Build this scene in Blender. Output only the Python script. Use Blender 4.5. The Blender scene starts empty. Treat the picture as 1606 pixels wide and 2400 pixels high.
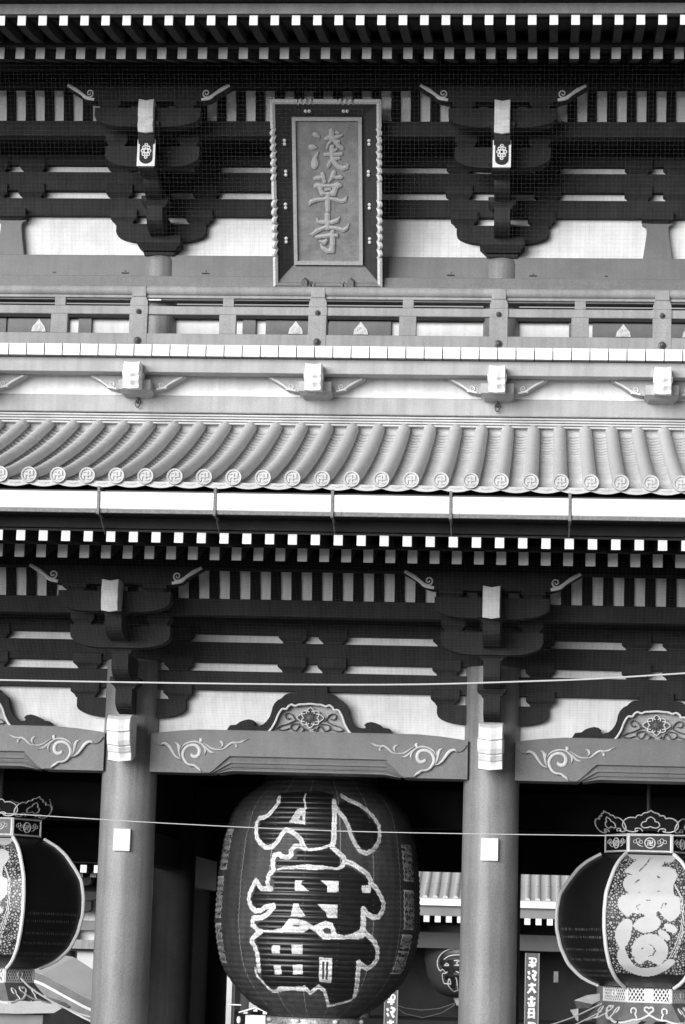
import bpy, math, random
import numpy as np
from mathutils import Vector, Matrix

# ------------------------------------------------------------------ camera
scene = bpy.context.scene
cam_data = bpy.data.cameras.new('camera')
cam = bpy.data.objects.new('camera', cam_data)
scene.collection.objects.link(cam)
scene.camera = cam
cam_data.sensor_fit = 'VERTICAL'
cam_data.sensor_height = 24.0
cam_data.sensor_width = 24.0
cam_data.lens = 57.8
cam_data.clip_start = 0.1
cam_data.clip_end = 2000
RIGHT = Vector((0.99649669, 0.07838641, 0.02915339))
UP = Vector((-0.01511638, -0.17403145, 0.98462407))
FWD = Vector((-0.08225475, 0.98161531, 0.17223684))
m = Matrix((RIGHT, UP, -FWD)).transposed().to_4x4()
m.translation = Vector((2.9657, -31.5424, 3.1))
cam.matrix_world = m

# ------------------------------------------------------------------ sky and sun (soft overcast daylight, black and white film)
SUN_ELEV, SUN_AZ = math.radians(6.5), math.radians(-30)     # azimuth measured from straight behind the camera, towards the left
world = bpy.data.worlds.new('World')
scene.world = world
world.use_nodes = True
nt = world.node_tree
nt.nodes.clear()
out = nt.nodes.new('ShaderNodeOutputWorld')
bg = nt.nodes.new('ShaderNodeBackground')
bw = nt.nodes.new('ShaderNodeRGBToBW')
sky = nt.nodes.new('ShaderNodeTexSky')
sky.sky_type = 'NISHITA'
sky.sun_disc = False
sky.sun_elevation = SUN_ELEV
sky.sun_rotation = math.pi + math.radians(30)
sky.air_density = 2.0
sky.dust_density = 4.0
nt.links.new(sky.outputs[0], bw.inputs[0])
nt.links.new(bw.outputs[0], bg.inputs[0])
nt.links.new(bg.outputs[0], out.inputs[0])
bg.inputs[1].default_value = 0.05
sun_data = bpy.data.lights.new('sun', 'SUN')
sun_data.energy = 1.5
sun_data.angle = math.radians(48)
sun_data.color = (1, 1, 1)
sun = bpy.data.objects.new('sun', sun_data)
scene.collection.objects.link(sun)
d = Vector((math.sin(SUN_AZ) * math.cos(SUN_ELEV), -math.cos(SUN_AZ) * math.cos(SUN_ELEV), math.sin(SUN_ELEV)))
sun.rotation_euler = d.to_track_quat('Z', 'Y').to_euler()
scene.view_settings.view_transform = 'Standard'
scene.view_settings.look = 'None'
scene.view_settings.gamma = 1.0
scene.view_settings.exposure = 2.12
scene.render.engine = 'CYCLES'
scene.cycles.max_bounces = 6
scene.cycles.diffuse_bounces = 4
scene.render.resolution_x = 685
scene.render.resolution_y = 1024

random.seed(7)
COL = scene.collection

# ------------------------------------------------------------------ materials
def mat(name, col, rough=0.6, var=0.06, scale=6.0, bump=0.0, bscale=120.0, spec=0.3, metal=0.0, streak=0.0, dirt=0.0, rv=0.0):
    """grey paint / wood / plaster: base value modulated by grain, stains and vertical streaks"""
    m = bpy.data.materials.new(name)
    m.use_nodes = True
    n = m.node_tree; N = n.nodes; L = n.links
    b = N['Principled BSDF']
    b.inputs['Roughness'].default_value = rough
    b.inputs['Metallic'].default_value = metal
    b.inputs['Specular IOR Level'].default_value = spec
    tc = N.new('ShaderNodeTexCoord')
    a = N.new('ShaderNodeTexNoise'); a.inputs['Scale'].default_value = scale; a.inputs['Detail'].default_value = 6
    g = N.new('ShaderNodeTexNoise'); g.inputs['Scale'].default_value = bscale; g.inputs['Detail'].default_value = 3
    L.new(tc.outputs['Object'], a.inputs[0]); L.new(tc.outputs['Object'], g.inputs[0])
    def mr(src, lo, hi, fmin=0.3, fmax=0.7):
        r = N.new('ShaderNodeMapRange'); r.inputs[1].default_value = fmin; r.inputs[2].default_value = fmax
        r.inputs[3].default_value = lo; r.inputs[4].default_value = hi; L.new(src, r.inputs[0]); return r.outputs[0]
    def mul(x, y):
        q = N.new('ShaderNodeMath'); q.operation = 'MULTIPLY'; L.new(x, q.inputs[0]); L.new(y, q.inputs[1]); return q.outputs[0]
    v = mul(mr(a.outputs[0], 1 - var, 1 + var), mr(g.outputs[0], 1 - var * 1.5, 1 + var * 1.5))
    if streak:
        mp = N.new('ShaderNodeMapping'); mp.inputs['Scale'].default_value = (9, 9, 0.5)
        s = N.new('ShaderNodeTexNoise'); s.inputs['Scale'].default_value = 1.5; s.inputs['Detail'].default_value = 5
        L.new(tc.outputs['Object'], mp.inputs[0]); L.new(mp.outputs[0], s.inputs[0])
        v = mul(v, mr(s.outputs[0], 1 - streak, 1.0, 0.35, 0.6))
    if dirt:
        s = N.new('ShaderNodeTexNoise'); s.inputs['Scale'].default_value = 2.2; s.inputs['Detail'].default_value = 8; s.inputs['Roughness'].default_value = 0.7
        L.new(tc.outputs['Object'], s.inputs[0])
        v = mul(v, mr(s.outputs[0], 1 - dirt, 1.0, 0.38, 0.55))
    if rv:      # every piece differs a little in tone
        oi = N.new('ShaderNodeObjectInfo'); v = mul(v, mr(oi.outputs['Random'], 1 - rv, 1 + rv, 0.0, 1.0))
    k = N.new('ShaderNodeVectorMath'); k.operation = 'SCALE'
    k.inputs[0].default_value = (col, col, col) if not isinstance(col, tuple) else col
    L.new(v, k.inputs['Scale'])
    L.new(k.outputs[0], b.inputs['Base Color'])
    if bump:
        bp = N.new('ShaderNodeBump'); bp.inputs['Strength'].default_value = bump; bp.inputs['Distance'].default_value = 0.01
        L.new(g.outputs[0], bp.inputs['Height']); L.new(bp.outputs[0], b.inputs['Normal'])
    return m

PAINT = mat('vermilion_paint_grey', 0.15, 0.42, 0.12, 3, 0.3, 70, streak=0.08)
COLP = mat('column_vermilion_paint', 0.205, 0.40, 0.13, 2.2, 0.35, 60, streak=0.20, spec=0.45, rv=0.04)
PAINT_LIT = mat('lit_vermilion_paint', 0.265, 0.65, 0.12, 3, 0.3, 75, streak=0.16, rv=0.04)  # same vermilion; stronger light on the exposed rails is put into the value
PAINT_SILL = mat('bright_lit_vermilion_paint', 0.36, 0.7, 0.10, 3, 0.3, 75, streak=0.12, rv=0.03)  # vermilion lightened further: daylight on the sill zone is in the colour
PAINT_EAVE = mat('deep_shade_vermilion_paint', 0.011, 0.8, 0.14, 4, 0.2, 90, spec=0.08)  # near-black vermilion; deep shade under the eaves is painted in
PAINT_BRK = mat('shaded_vermilion_paint', 0.032, 0.8, 0.16, 3, 0.2, 90, streak=0.2, spec=0.12, rv=0.12)  # vermilion darkened to carry the shade around brackets and inside
WHITE = mat('white_plaster', 0.80, 0.8, 0.04, 2, 0.12, 90, streak=0.10, dirt=0.12)
WHITE_END = mat('white_painted_end_grain', 0.80, 0.7, 0.05, 9, 0.1, 90, dirt=0.22, rv=0.07)
CARVE = mat('white_painted_carving', 0.78, 0.5, 0.05, 14, 0.2, 60, dirt=0.12)
GOLDW = mat('pale_gilding', 0.62, 0.42, 0.12, 30, 0.3, 50, spec=0.6)
TILE = mat('grey_roof_tile', 0.50, 0.55, 0.08, 4, 0.4, 70, dirt=0.14, rv=0.07)
TILE_COV = mat('grey_cover_tile', 0.56, 0.5, 0.06, 2.5, 0.45, 45, streak=0.06, rv=0.06)
IRON = mat('dark_iron', 0.05, 0.45, 0.15, 20, spec=0.5)
BRONZE = mat('dark_bronze', 0.07, 0.4, 0.15, 25, spec=0.5)
BLACK = mat('black_lacquer', 0.012, 0.35, 0.2, 10, spec=0.5)
DARKW = mat('shaded_dark_timber', 0.022, 0.8, 0.2, 4)  # dark timber; shade of the interior and eaves is put into this tone
GUTTER = mat('white_gutter_sheet', 0.80, 0.45, 0.03, 3, dirt=0.05)
GREYMET = mat('weathered_metal', 0.16, 0.5, 0.2, 14, 0.3, 60)
NET = mat('bird_netting', 0.13, 0.8, 0.0, 5, spec=0.1)
WIRE = mat('pale_cable', 0.5, 0.5, 0.05, 20)
BOARD = mat('plaque_board_gilt_ground', 0.22, 0.5, 0.14, 9, 0.3, 80, dirt=0.2)
CHARM = mat('plaque_gilt_letters', 0.38, 0.45, 0.08, 20, 0.2, 60)
PFRAME = mat('plaque_black_lacquer_frame', 0.035, 0.4, 0.15, 8, spec=0.5)
PRIM = mat('plaque_gilt_rim', 0.60, 0.35, 0.10, 30, 0.3, 50, spec=0.7)
PAPER = mat('red_lantern_paper', 0.065, 0.5, 0.15, 3, 0.25, 40, streak=0.35)
LBLACK = mat('black_ink_on_paper', 0.012, 0.36, 0.35, 12, spec=0.5)
LGOLD = mat('white_outline_on_paper', 0.70, 0.55, 0.30, 40, dirt=0.4)
LMID = mat('inscription_ground', 0.36, 0.6, 0.3, 30)
STONE = mat('grey_paving', 0.17, 0.9, 0.12, 0.6, 0.2, 8)
BGPAINT = mat('hall_vermilion_paint', 0.10, 0.7, 0.10, 1)
BGROOF = mat('hall_roof_titanium_tile', 0.50, 0.5, 0.06, 2)
COPPER = mat('pale_bronze_ring', 0.40, 0.38, 0.35, 9, 0.3, 30, metal=0.5)

def speckle_mat(name='gold_flecked_lacquer', scale=27, lo=.09, hi=.30, top=.42):
    m = bpy.data.materials.new(name)
    m.use_nodes = True
    N = m.node_tree.nodes; L = m.node_tree.links; b = N['Principled BSDF']
    tc = N.new('ShaderNodeTexCoord')
    v = N.new('ShaderNodeTexVoronoi'); v.inputs['Scale'].default_value = scale; v.feature = 'DISTANCE_TO_EDGE'
    L.new(tc.outputs['Object'], v.inputs['Vector'])
    r = N.new('ShaderNodeMapRange'); r.inputs[1].default_value = lo; r.inputs[2].default_value = hi; r.inputs[3].default_value = 0.012; r.inputs[4].default_value = top
    L.new(v.outputs['Distance'], r.inputs[0])
    c = N.new('ShaderNodeCombineColor')
    for i in range(3): L.new(r.outputs[0], c.inputs[i])
    L.new(c.outputs[0], b.inputs['Base Color'])
    b.inputs['Roughness'].default_value = 0.4
    return m
SPECK = speckle_mat()

# ------------------------------------------------------------------ mesh building
class MB:
    def __init__(s): s.v = []; s.f = []; s.mi = []
    def add(s, verts, faces, mi=0):
        o = len(s.v); s.v += [tuple(p) for p in verts]
        s.f += [tuple(i + o for i in f) for f in faces]; s.mi += [mi] * len(faces); return s
    def box(s, x0, x1, y0, y1, z0, z1, mi=0, b=0.0):
        if b <= 0:
            v = [(x, y, z) for z in (z0, z1) for y in (y0, y1) for x in (x0, x1)]
            return s.add(v, [(0, 2, 3, 1), (4, 5, 7, 6), (0, 1, 5, 4), (1, 3, 7, 5), (3, 2, 6, 7), (2, 0, 4, 6)], mi)
        # chamfered box
        X = (x0, x1); Y = (y0, y1); Z = (z0, z1); v = []; idx = {}
        for i in (0, 1):
            for j in (0, 1):
                for k in (0, 1):
                    sx = b if i == 0 else -b; sy = b if j == 0 else -b; sz = b if k == 0 else -b
                    idx[(i, j, k, 'x')] = len(v); v.append((X[i], Y[j] + sy, Z[k] + sz))
                    idx[(i, j, k, 'y')] = len(v); v.append((X[i] + sx, Y[j], Z[k] + sz))
                    idx[(i, j, k, 'z')] = len(v); v.append((X[i] + sx, Y[j] + sy, Z[k]))
        f = []
        for i in (0, 1):
            q = [idx[(i, 0, 0, 'x')], idx[(i, 1, 0, 'x')], idx[(i, 1, 1, 'x')], idx[(i, 0, 1, 'x')]]; f.append(q if i else q[::-1])
            q = [idx[(0, i, 0, 'y')], idx[(1, i, 0, 'y')], idx[(1, i, 1, 'y')], idx[(0, i, 1, 'y')]]; f.append(q[::-1] if i else q)
            q = [idx[(0, 0, i, 'z')], idx[(1, 0, i, 'z')], idx[(1, 1, i, 'z')], idx[(0, 1, i, 'z')]]; f.append(q if i else q[::-1])
        for i in (0, 1):
            for j in (0, 1):
                f.append([idx[(i, j, 0, 'x')], idx[(i, j, 1, 'x')], idx[(i, j, 1, 'y')], idx[(i, j, 0, 'y')]])
                f.append([idx[(i, 0, j, 'x')], idx[(i, 1, j, 'x')], idx[(i, 1, j, 'z')], idx[(i, 0, j, 'z')]])
                f.append([idx[(0, i, j, 'y')], idx[(1, i, j, 'y')], idx[(1, i, j, 'z')], idx[(0, i, j, 'z')]])
        for c in [(i, j, k) for i in (0, 1) for j in (0, 1) for k in (0, 1)]:
            f.append([idx[c + ('x',)], idx[c + ('y',)], idx[c + ('z',)]])
        return s.add(v, f, mi)
    def frustum(s, x0, x1, y0, y1, z0, X0, X1, Y0, Y1, z1, mi=0):
        v = [(x0, y0, z0), (x1, y0, z0), (x0, y1, z0), (x1, y1, z0), (X0, Y0, z1), (X1, Y0, z1), (X0, Y1, z1), (X1, Y1, z1)]
        return s.add(v, [(0, 2, 3, 1), (4, 5, 7, 6), (0, 1, 5, 4), (1, 3, 7, 5), (3, 2, 6, 7), (2, 0, 4, 6)], mi)
    def prism(s, pts, a, b, axis='y', mi=0):
        """closed outline swept from a to b; axis y: pts are (x,z); x: (y,z); z: (x,y)"""
        n = len(pts)
        def P(p, t): return {'y': (p[0], t, p[1]), 'x': (t, p[0], p[1]), 'z': (p[0], p[1], t)}[axis]
        v = [P(p, a) for p in pts] + [P(p, b) for p in pts]
        f = [tuple(range(n)), tuple(range(2 * n - 1, n - 1, -1))] + [(i, i + n, (i + 1) % n + n, (i + 1) % n) for i in range(n)]
        return s.add(v, f, mi)
    def tube(s, path, r, seg=8, mi=0, cap=True):
        path = [Vector(p) for p in path]; n = len(path); v = []; rr = r if hasattr(r, '__len__') else [r] * n
        ref = None
        for i, p in enumerate(path):
            t = (path[min(i + 1, n - 1)] - path[max(i - 1, 0)]).normalized()
            if ref is None: ref = t.orthogonal().normalized()
            ref = (ref - t * ref.dot(t)).normalized(); q = t.cross(ref)
            for k in range(seg):
                a = 2 * math.pi * k / seg; v.append(p + (ref * math.cos(a) + q * math.sin(a)) * rr[i])
        f = [(i * seg + k, i * seg + (k + 1) % seg, (i + 1) * seg + (k + 1) % seg, (i + 1) * seg + k) for i in range(n - 1) for k in range(seg)]
        if cap: f += [tuple(range(seg))[::-1], tuple(range((n - 1) * seg, n * seg))]
        return s.add(v, f, mi)
    def lathe(s, prof, cx, cy, seg=32, mi=0, a0=0, a1=2 * math.pi):
        """prof: (z, r)"""
        full = abs(a1 - a0 - 2 * math.pi) < 1e-6; m_ = seg if full else seg + 1; v = []
        for z, r in prof:
            for k in range(m_):
                a = a0 + (a1 - a0) * k / seg; v.append((cx + r * math.cos(a), cy + r * math.sin(a), z))
        f = []
        for i in range(len(prof) - 1):
            for k in range(seg):
                k2 = (k + 1) % m_; f.append((i * m_ + k, i * m_ + k2, (i + 1) * m_ + k2, (i + 1) * m_ + k))
        return s.add(v, f, mi)
    def ribbon(s, pts, place, t0, t1, mi=0, ridge=True):
        """pts (u, v, w): a raised stroke with a rounded ridge. place(u, v, height) -> xyz"""
        # densify by Catmull-Rom
        P = [np.array(p, float) for p in pts]; Q = []
        for i in range(len(P) - 1):
            p0 = P[max(i - 1, 0)]; p1 = P[i]; p2 = P[i + 1]; p3 = P[min(i + 2, len(P) - 1)]
            for k in range(4):
                t = k / 4; Q.append(0.5 * ((2 * p1) + (-p0 + p2) * t + (2 * p0 - 5 * p1 + 4 * p2 - p3) * t * t + (-p0 + 3 * p1 - 3 * p2 + p3) * t ** 3))
        Q.append(P[-1]); n = len(Q); v = []
        for i, q in enumerate(Q):
            a = Q[max(i - 1, 0)]; b = Q[min(i + 1, n - 1)]; d = b[:2] - a[:2]; L_ = math.hypot(*d) or 1; nx, ny = -d[1] / L_, d[0] / L_; w = max(q[2], 0.002) / 2
            e = (0, 1, 0.55, 0) if False else None
            v += [place(q[0] + nx * w, q[1] + ny * w, t0), place(q[0] + nx * w * .8, q[1] + ny * w * .8, t0 + (t1 - t0) * .7), place(q[0], q[1], t1),
                  place(q[0] - nx * w * .8, q[1] - ny * w * .8, t0 + (t1 - t0) * .7), place(q[0] - nx * w, q[1] - ny * w, t0)]
        f = [(i * 5 + k, i * 5 + k + 1, (i + 1) * 5 + k + 1, (i + 1) * 5 + k) for i in range(n - 1) for k in range(4)]
        f += [(0, 1, 2, 3, 4), tuple(range((n - 1) * 5, n * 5))[::-1]]
        return s.add(v, f, mi)
    def build(s, name, mats, parent=None, smooth=False, loc=None):
        me = bpy.data.meshes.new(name)
        me.from_pydata(s.v, [], s.f)
        if not isinstance(mats, (list, tuple)): mats = [mats]
        for q in mats: me.materials.append(q)
        if len(mats) > 1: me.polygons.foreach_set('material_index', s.mi)
        import bmesh
        b = bmesh.new(); b.from_mesh(me); bmesh.ops.recalc_face_normals(b, faces=b.faces); b.to_mesh(me); b.free()
        if smooth:
            me.polygons.foreach_set('use_smooth', [True] * len(me.polygons))
            try: me.set_sharp_from_angle(angle=math.radians(38))
            except Exception: pass
        me.update()
        o = bpy.data.objects.new(name, me)
        if loc: o.location = loc
        COL.objects.link(o)
        if parent: o.parent = parent
        return o

def tag(o, label=None, cat=None, group=None, kind=None):
    if label: o['label'] = label
    if cat: o['category'] = cat
    if group: o['group'] = group
    if kind: o['kind'] = kind
    return o

def thing(name, label, cat, loc=(0, 0, 0), group=None):
    o = bpy.data.objects.new(name, None); o.location = loc; o.empty_display_size = 0.2; COL.objects.link(o)
    return tag(o, label, cat, group)

def dup(o, parent, dx=0, dy=0, dz=0):
    c = o.copy(); COL.objects.link(c); c.parent = parent
    c.location = (o.location[0] + dx, o.location[1] + dy, o.location[2] + dz)
    for ch in list(o.children):
        k = ch.copy(); COL.objects.link(k); k.parent = c
    return c

def inpoly(U, V, P):
    r = np.zeros(U.shape, bool); n = len(P); j = n - 1
    for i in range(n):
        xi, yi = P[i]; xj, yj = P[j]
        c = ((yi > V) != (yj > V)) & (U < (xj - xi) * (V - yi) / ((yj - yi) or 1e-9) + xi)
        r ^= c; j = i
    return r
def instroke(U, V, S):
    r = np.zeros(U.shape, bool)
    for (x0, y0, w0), (x1, y1, w1) in zip(S[:-1], S[1:]):
        dx, dy = x1 - x0, y1 - y0; L2 = dx * dx + dy * dy or 1e-9
        t = np.clip(((U - x0) * dx + (V - y0) * dy) / L2, 0, 1)
        r |= np.hypot(U - x0 - t * dx, V - y0 - t * dy) < (w0 + (w1 - w0) * t) / 2
    return r
def smoothpoly(P, k=4):
    P = [np.array(p, float) for p in P]; n = len(P); Q = []
    for i in range(n):
        p0, p1, p2, p3 = P[i - 1], P[i], P[(i + 1) % n], P[(i + 2) % n]
        for j in range(k):
            t = j / k; q = 0.5 * ((2 * p1) + (-p0 + p2) * t + (2 * p0 - 5 * p1 + 4 * p2 - p3) * t * t + (-p0 + 3 * p1 - 3 * p2 + p3) * t ** 3); Q.append((q[0], q[1]))
    return Q

PFRB = mat('plaque_lower_frame_lit_grey', 0.16, 0.5, 0.15, 8)  # lacquer lightened to paint in light caught by the upturned bottom board
SEAM = mat('lantern_seam', 0.26, 0.6, 0.2, 20)
BGFAS = mat('hall_fascia_paint', 0.22, 0.7, 0.1, 2)
BGDARK = mat('hall_dark_timber', 0.03, 0.8, 0.15, 2)
BGDARK2 = mat('sign_board_ground', 0.10, 0.7, 0.15, 8)
GREYMET2 = mat('sign_edging', 0.28, 0.6, 0.15, 14)
PAPER2 = mat('hall_lantern_paper', 0.05, 0.6, 0.12, 3)
BGWALL = mat('grey_rendered_wall', 0.55, 0.8, 0.05, 2)
CANVAS = mat('pale_canvas', 0.40, 0.8, 0.06, 3, 0.2, 20)
KGREY = mat('carving_ground_grey', 0.36, 0.7, 0.1, 20)
KSCROLL = mat('carving_painted_grey', 0.24, 0.5, 0.2, 60)
KDARK = mat('carving_relief_shade', 0.10, 0.5, 0.2, 60)  # petals darkened to paint in the shading of the relief
PALEP = mat('back_lit_beam_paint', 0.62, 0.7, 0.05, 5)  # rear tie beams made pale: light from behind is put into their colour
SCRM = mat('scroll_white_paint', 0.60, 0.6, 0.08, 20, dirt=.2)
NOSEM = mat('white_nose_paint', 0.74, 0.6, 0.05, 9, dirt=.15)
LGOLDP = mat('polished_gilt_figure', 0.50, 0.45, 0.06, 4, spec=.6)
RIBW = mat('polished_white_metal', 0.72, 0.4, 0.05, 30, spec=.6)
SKIRT = mat('skirt_metal', 0.16, 0.35, 0.2, 8, spec=.6)

# ------------------------------------------------------------------ outlines of the painted and carved ornaments (metres, in each piece's own plane)
SCROLL = [[(-1.887,5.527,.01),(-1.862,5.547,.031),(-1.825,5.544,.037),(-1.781,5.514,.042),(-1.742,5.458,.037),(-1.703,5.402,.029),(-1.66,5.366,.021),(-1.617,5.349,.01)],[(-1.715,5.565,.008),(-1.678,5.548,.027),(-1.657,5.512,.042),(-1.65,5.46,.031),(-1.64,5.408,.021),(-1.621,5.365,.008)],[(-1.629,5.544,.006),(-1.636,5.502,.017),(-1.644,5.45,.015),(-1.629,5.398,.008)],[(-1.359,5.199,.01),(-1.379,5.228,.027),(-1.414,5.253,.033),(-1.451,5.278,.027),(-1.509,5.285,.027),(-1.552,5.31,.033),(-1.584,5.356,.037),(-1.601,5.409,.04),(-1.59,5.461,.04),(-1.555,5.509,.04),(-1.498,5.534,.04),(-1.435,5.529,.042),(-1.396,5.492,.046),(-1.388,5.445,.048),(-1.407,5.401,.048),(-1.445,5.387,.048),(-1.483,5.404,.042),(-1.484,5.427,.023)],[(-1.622,5.481,.008),(-1.593,5.529,.021),(-1.542,5.561,.025),(-1.479,5.578,.025),(-1.416,5.575,.023),(-1.363,5.55,.021),(-1.309,5.509,.023),(-1.254,5.459,.029),(-1.212,5.444,.019),(-1.175,5.433,.004)],[(-1.395,5.622,.008),(-1.373,5.602,.046),(-1.387,5.575,.027)],[(-1.367,5.539,.008),(-1.335,5.514,.015),(-1.309,5.468,.027),(-1.32,5.41,.005)],[(-1.342,5.571,.01),(-1.289,5.536,.019),(-1.235,5.501,.023),(-1.182,5.486,.021),(-1.129,5.485,.019),(-1.077,5.494,.021),(-1.037,5.528,.027),(-.996,5.561,.029),(-.955,5.578,.027),(-.913,5.576,.021),(-.861,5.584,.025),(-.82,5.604,.019),(-.763,5.628,.004)],[(-1.149,5.586,.008),(-1.118,5.587,.025),(-1.094,5.556,.031),(-1.103,5.522,.017),(-1.125,5.496,.006)],[(-.954,5.567,.008),(-.92,5.549,.021),(-.913,5.518,.035)]]
LEAF = [(-2.014,5.615),(-1.978,5.562),(-1.945,5.534),(-1.887,5.521),(-1.862,5.547),(-1.825,5.544),(-1.781,5.514),(-1.742,5.458),(-1.703,5.402),(-1.66,5.366),(-1.612,5.347),(-1.59,5.326),(-1.551,5.286),(-1.509,5.266),(-1.451,5.262),(-1.413,5.232),(-1.364,5.197),(-1.232,5.208)]
KAER = [(-1.091,5.715),(-1.069,5.743),(-1.027,5.808),(-.946,5.818),(-.907,5.851),(-.851,5.876),(-.787,5.89),(-.73,5.879),(-.697,5.847),(-.72,5.831),(-.711,5.807),(-.663,5.808),(-.607,5.825),(-.56,5.867),(-.521,5.924),(-.499,5.988),(-.486,6.053),(-.463,6.102),(-.424,6.143),(-.376,6.168),(-.337,6.209),(-.298,6.231),(-.233,6.244),(-.007,6.249)]
KIN = [(-.531,5.723),(-.492,5.78),(-.447,5.861),(-.417,5.942),(-.387,5.999),(-.356,6.032),(-.307,6.033),(-.284,6.066),(-.244,6.09),(-.196,6.075),(-.148,6.093),(-.083,6.097),(-.003,6.104)]
KSCR = [[(-.072,5.733,.014),(-.098,5.805,.014),(-.139,5.828,.014),(-.17,5.779,.014),(-.201,5.762,.014),(-.251,5.793,.014),(-.244,5.833,.014),(-.204,5.85,.014),(-.14,5.852,.014)],[(-.125,5.9,.014),(-.19,5.899,.014),(-.224,5.946,.014),(-.257,5.978,.014),(-.306,5.985,.014),(-.329,5.952,.014),(-.303,5.912,.014),(-.263,5.921,.014)],[(-.19,5.899,.014),(-.285,5.849,.014),(-.373,5.823,.014),(-.428,5.781,.014),(-.347,5.767,.014),(-.267,5.793,.014)],[(-.12,5.732,.013),(-.073,5.789,.013),(-.041,5.766,.013)]]
KC = (-.001,5.93)
PCHAR = [{'p':[[(-.195,2.029),(-.181,2.052),(-.16,2.06),(-.127,2.044),(-.106,2.013),(-.096,1.98),(-.148,1.987),(-.184,2.003)],[(-.249,1.862),(-.233,1.889),(-.191,1.894),(-.155,1.873),(-.134,1.847),(-.182,1.824),(-.234,1.831)],[(-.114,1.795),(-.131,1.748),(-.136,1.696),(-.121,1.654),(-.132,1.601),(-.164,1.565),(-.206,1.58),(-.216,1.643),(-.194,1.716),(-.151,1.774)]],'s':[[(.056,2.071,.068),(.062,1.967,.062)],[(-.018,1.967,.041),(.019,1.986,.051),(.081,1.986,.047),(.154,1.998,.041),(.201,2.024,.023)],[(.118,2.055,.035),(.144,2.045,.047)],[(.06,1.977,.041),(.101,1.931,.051),(.143,1.884,.055),(.2,1.845,.045)],[(-.009,1.834,.012),(.007,1.889,.033),(.039,1.931,.037),(.081,1.957,.037)],[(.112,1.952,.031),(.159,1.931,.035)],[(.062,1.863,.062),(.061,1.79,.064),(.066,1.717,.058),(.088,1.66,.062),(.14,1.602,.064),(.202,1.58,.068),(.254,1.592,.053),(.27,1.629,.031),(.253,1.66,.008)],[(-.026,1.763,.051),(.079,1.763,.043),(.183,1.768,.047)],[(.126,1.837,.027),(.084,1.806,.041)],[(.009,1.607,.045),(.038,1.665,.051),(.088,1.709,.047),(.156,1.715,.037)]]},{'p':[[(-.188,1.339),(-.18,1.365),(-.135,1.381),(-.073,1.371),(.001,1.365),(.074,1.372),(.127,1.393),(.169,1.377),(.187,1.339),(.139,1.314),(.12,1.267),(.104,1.216),(.062,1.208),(-.001,1.224),(-.075,1.211),(-.096,1.215),(-.116,1.266),(-.136,1.313),(-.183,1.323)]],'h':[[(-.071,1.324),(.063,1.324),(.057,1.288),(.031,1.264),(-.042,1.264),(-.065,1.287)]],'s':[[(-.171,1.442,.041),(-.134,1.45,.058),(-.072,1.455,.045)],[(-.069,1.502,.053),(-.056,1.455,.055),(-.043,1.394,.037)],[(.084,1.524,.058),(.063,1.466,.058),(.012,1.39,.016)],[(.065,1.471,.041),(.117,1.456,.045),(.175,1.458,.053)],[(-.25,1.091,.021),(-.223,1.133,.058),(-.159,1.155,.051),(-.075,1.166,.043),(-.002,1.177,.047),(.093,1.163,.043),(.177,1.143,.053),(.224,1.151,.051),(.259,1.21,.01)],[(-.001,1.192,.068),(-.003,1.098,.068),(-.003,1.018,.058)],[(-.032,1.296,.035),(.031,1.298,.035)]]},{'p':[],'s':[[(-.01,.95,.072),(-.011,.865,.072),(-.012,.78,.068)],[(-.147,.906,.021),(-.137,.864,.041),(-.079,.854,.051),(.058,.857,.051),(.116,.878,.055),(.148,.919,.021)],[(-.25,.693,.01),(-.208,.694,.041),(-.144,.742,.058),(-.07,.777,.047),(.004,.788,.045),(.11,.775,.047),(.204,.751,.053),(.246,.776,.045),(.281,.837,.008)],[(-.156,.657,.045),(-.082,.665,.053),(.003,.676,.058),(.108,.679,.051)],[(.056,.722,.058),(.055,.589,.066),(.048,.471,.068)],[(.048,.466,.051),(-.021,.471,.062),(-.078,.508,.045),(-.104,.556,.021)],[(-.114,.598,.021),(-.056,.583,.062),(-.03,.61,.041)]]}]
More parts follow.
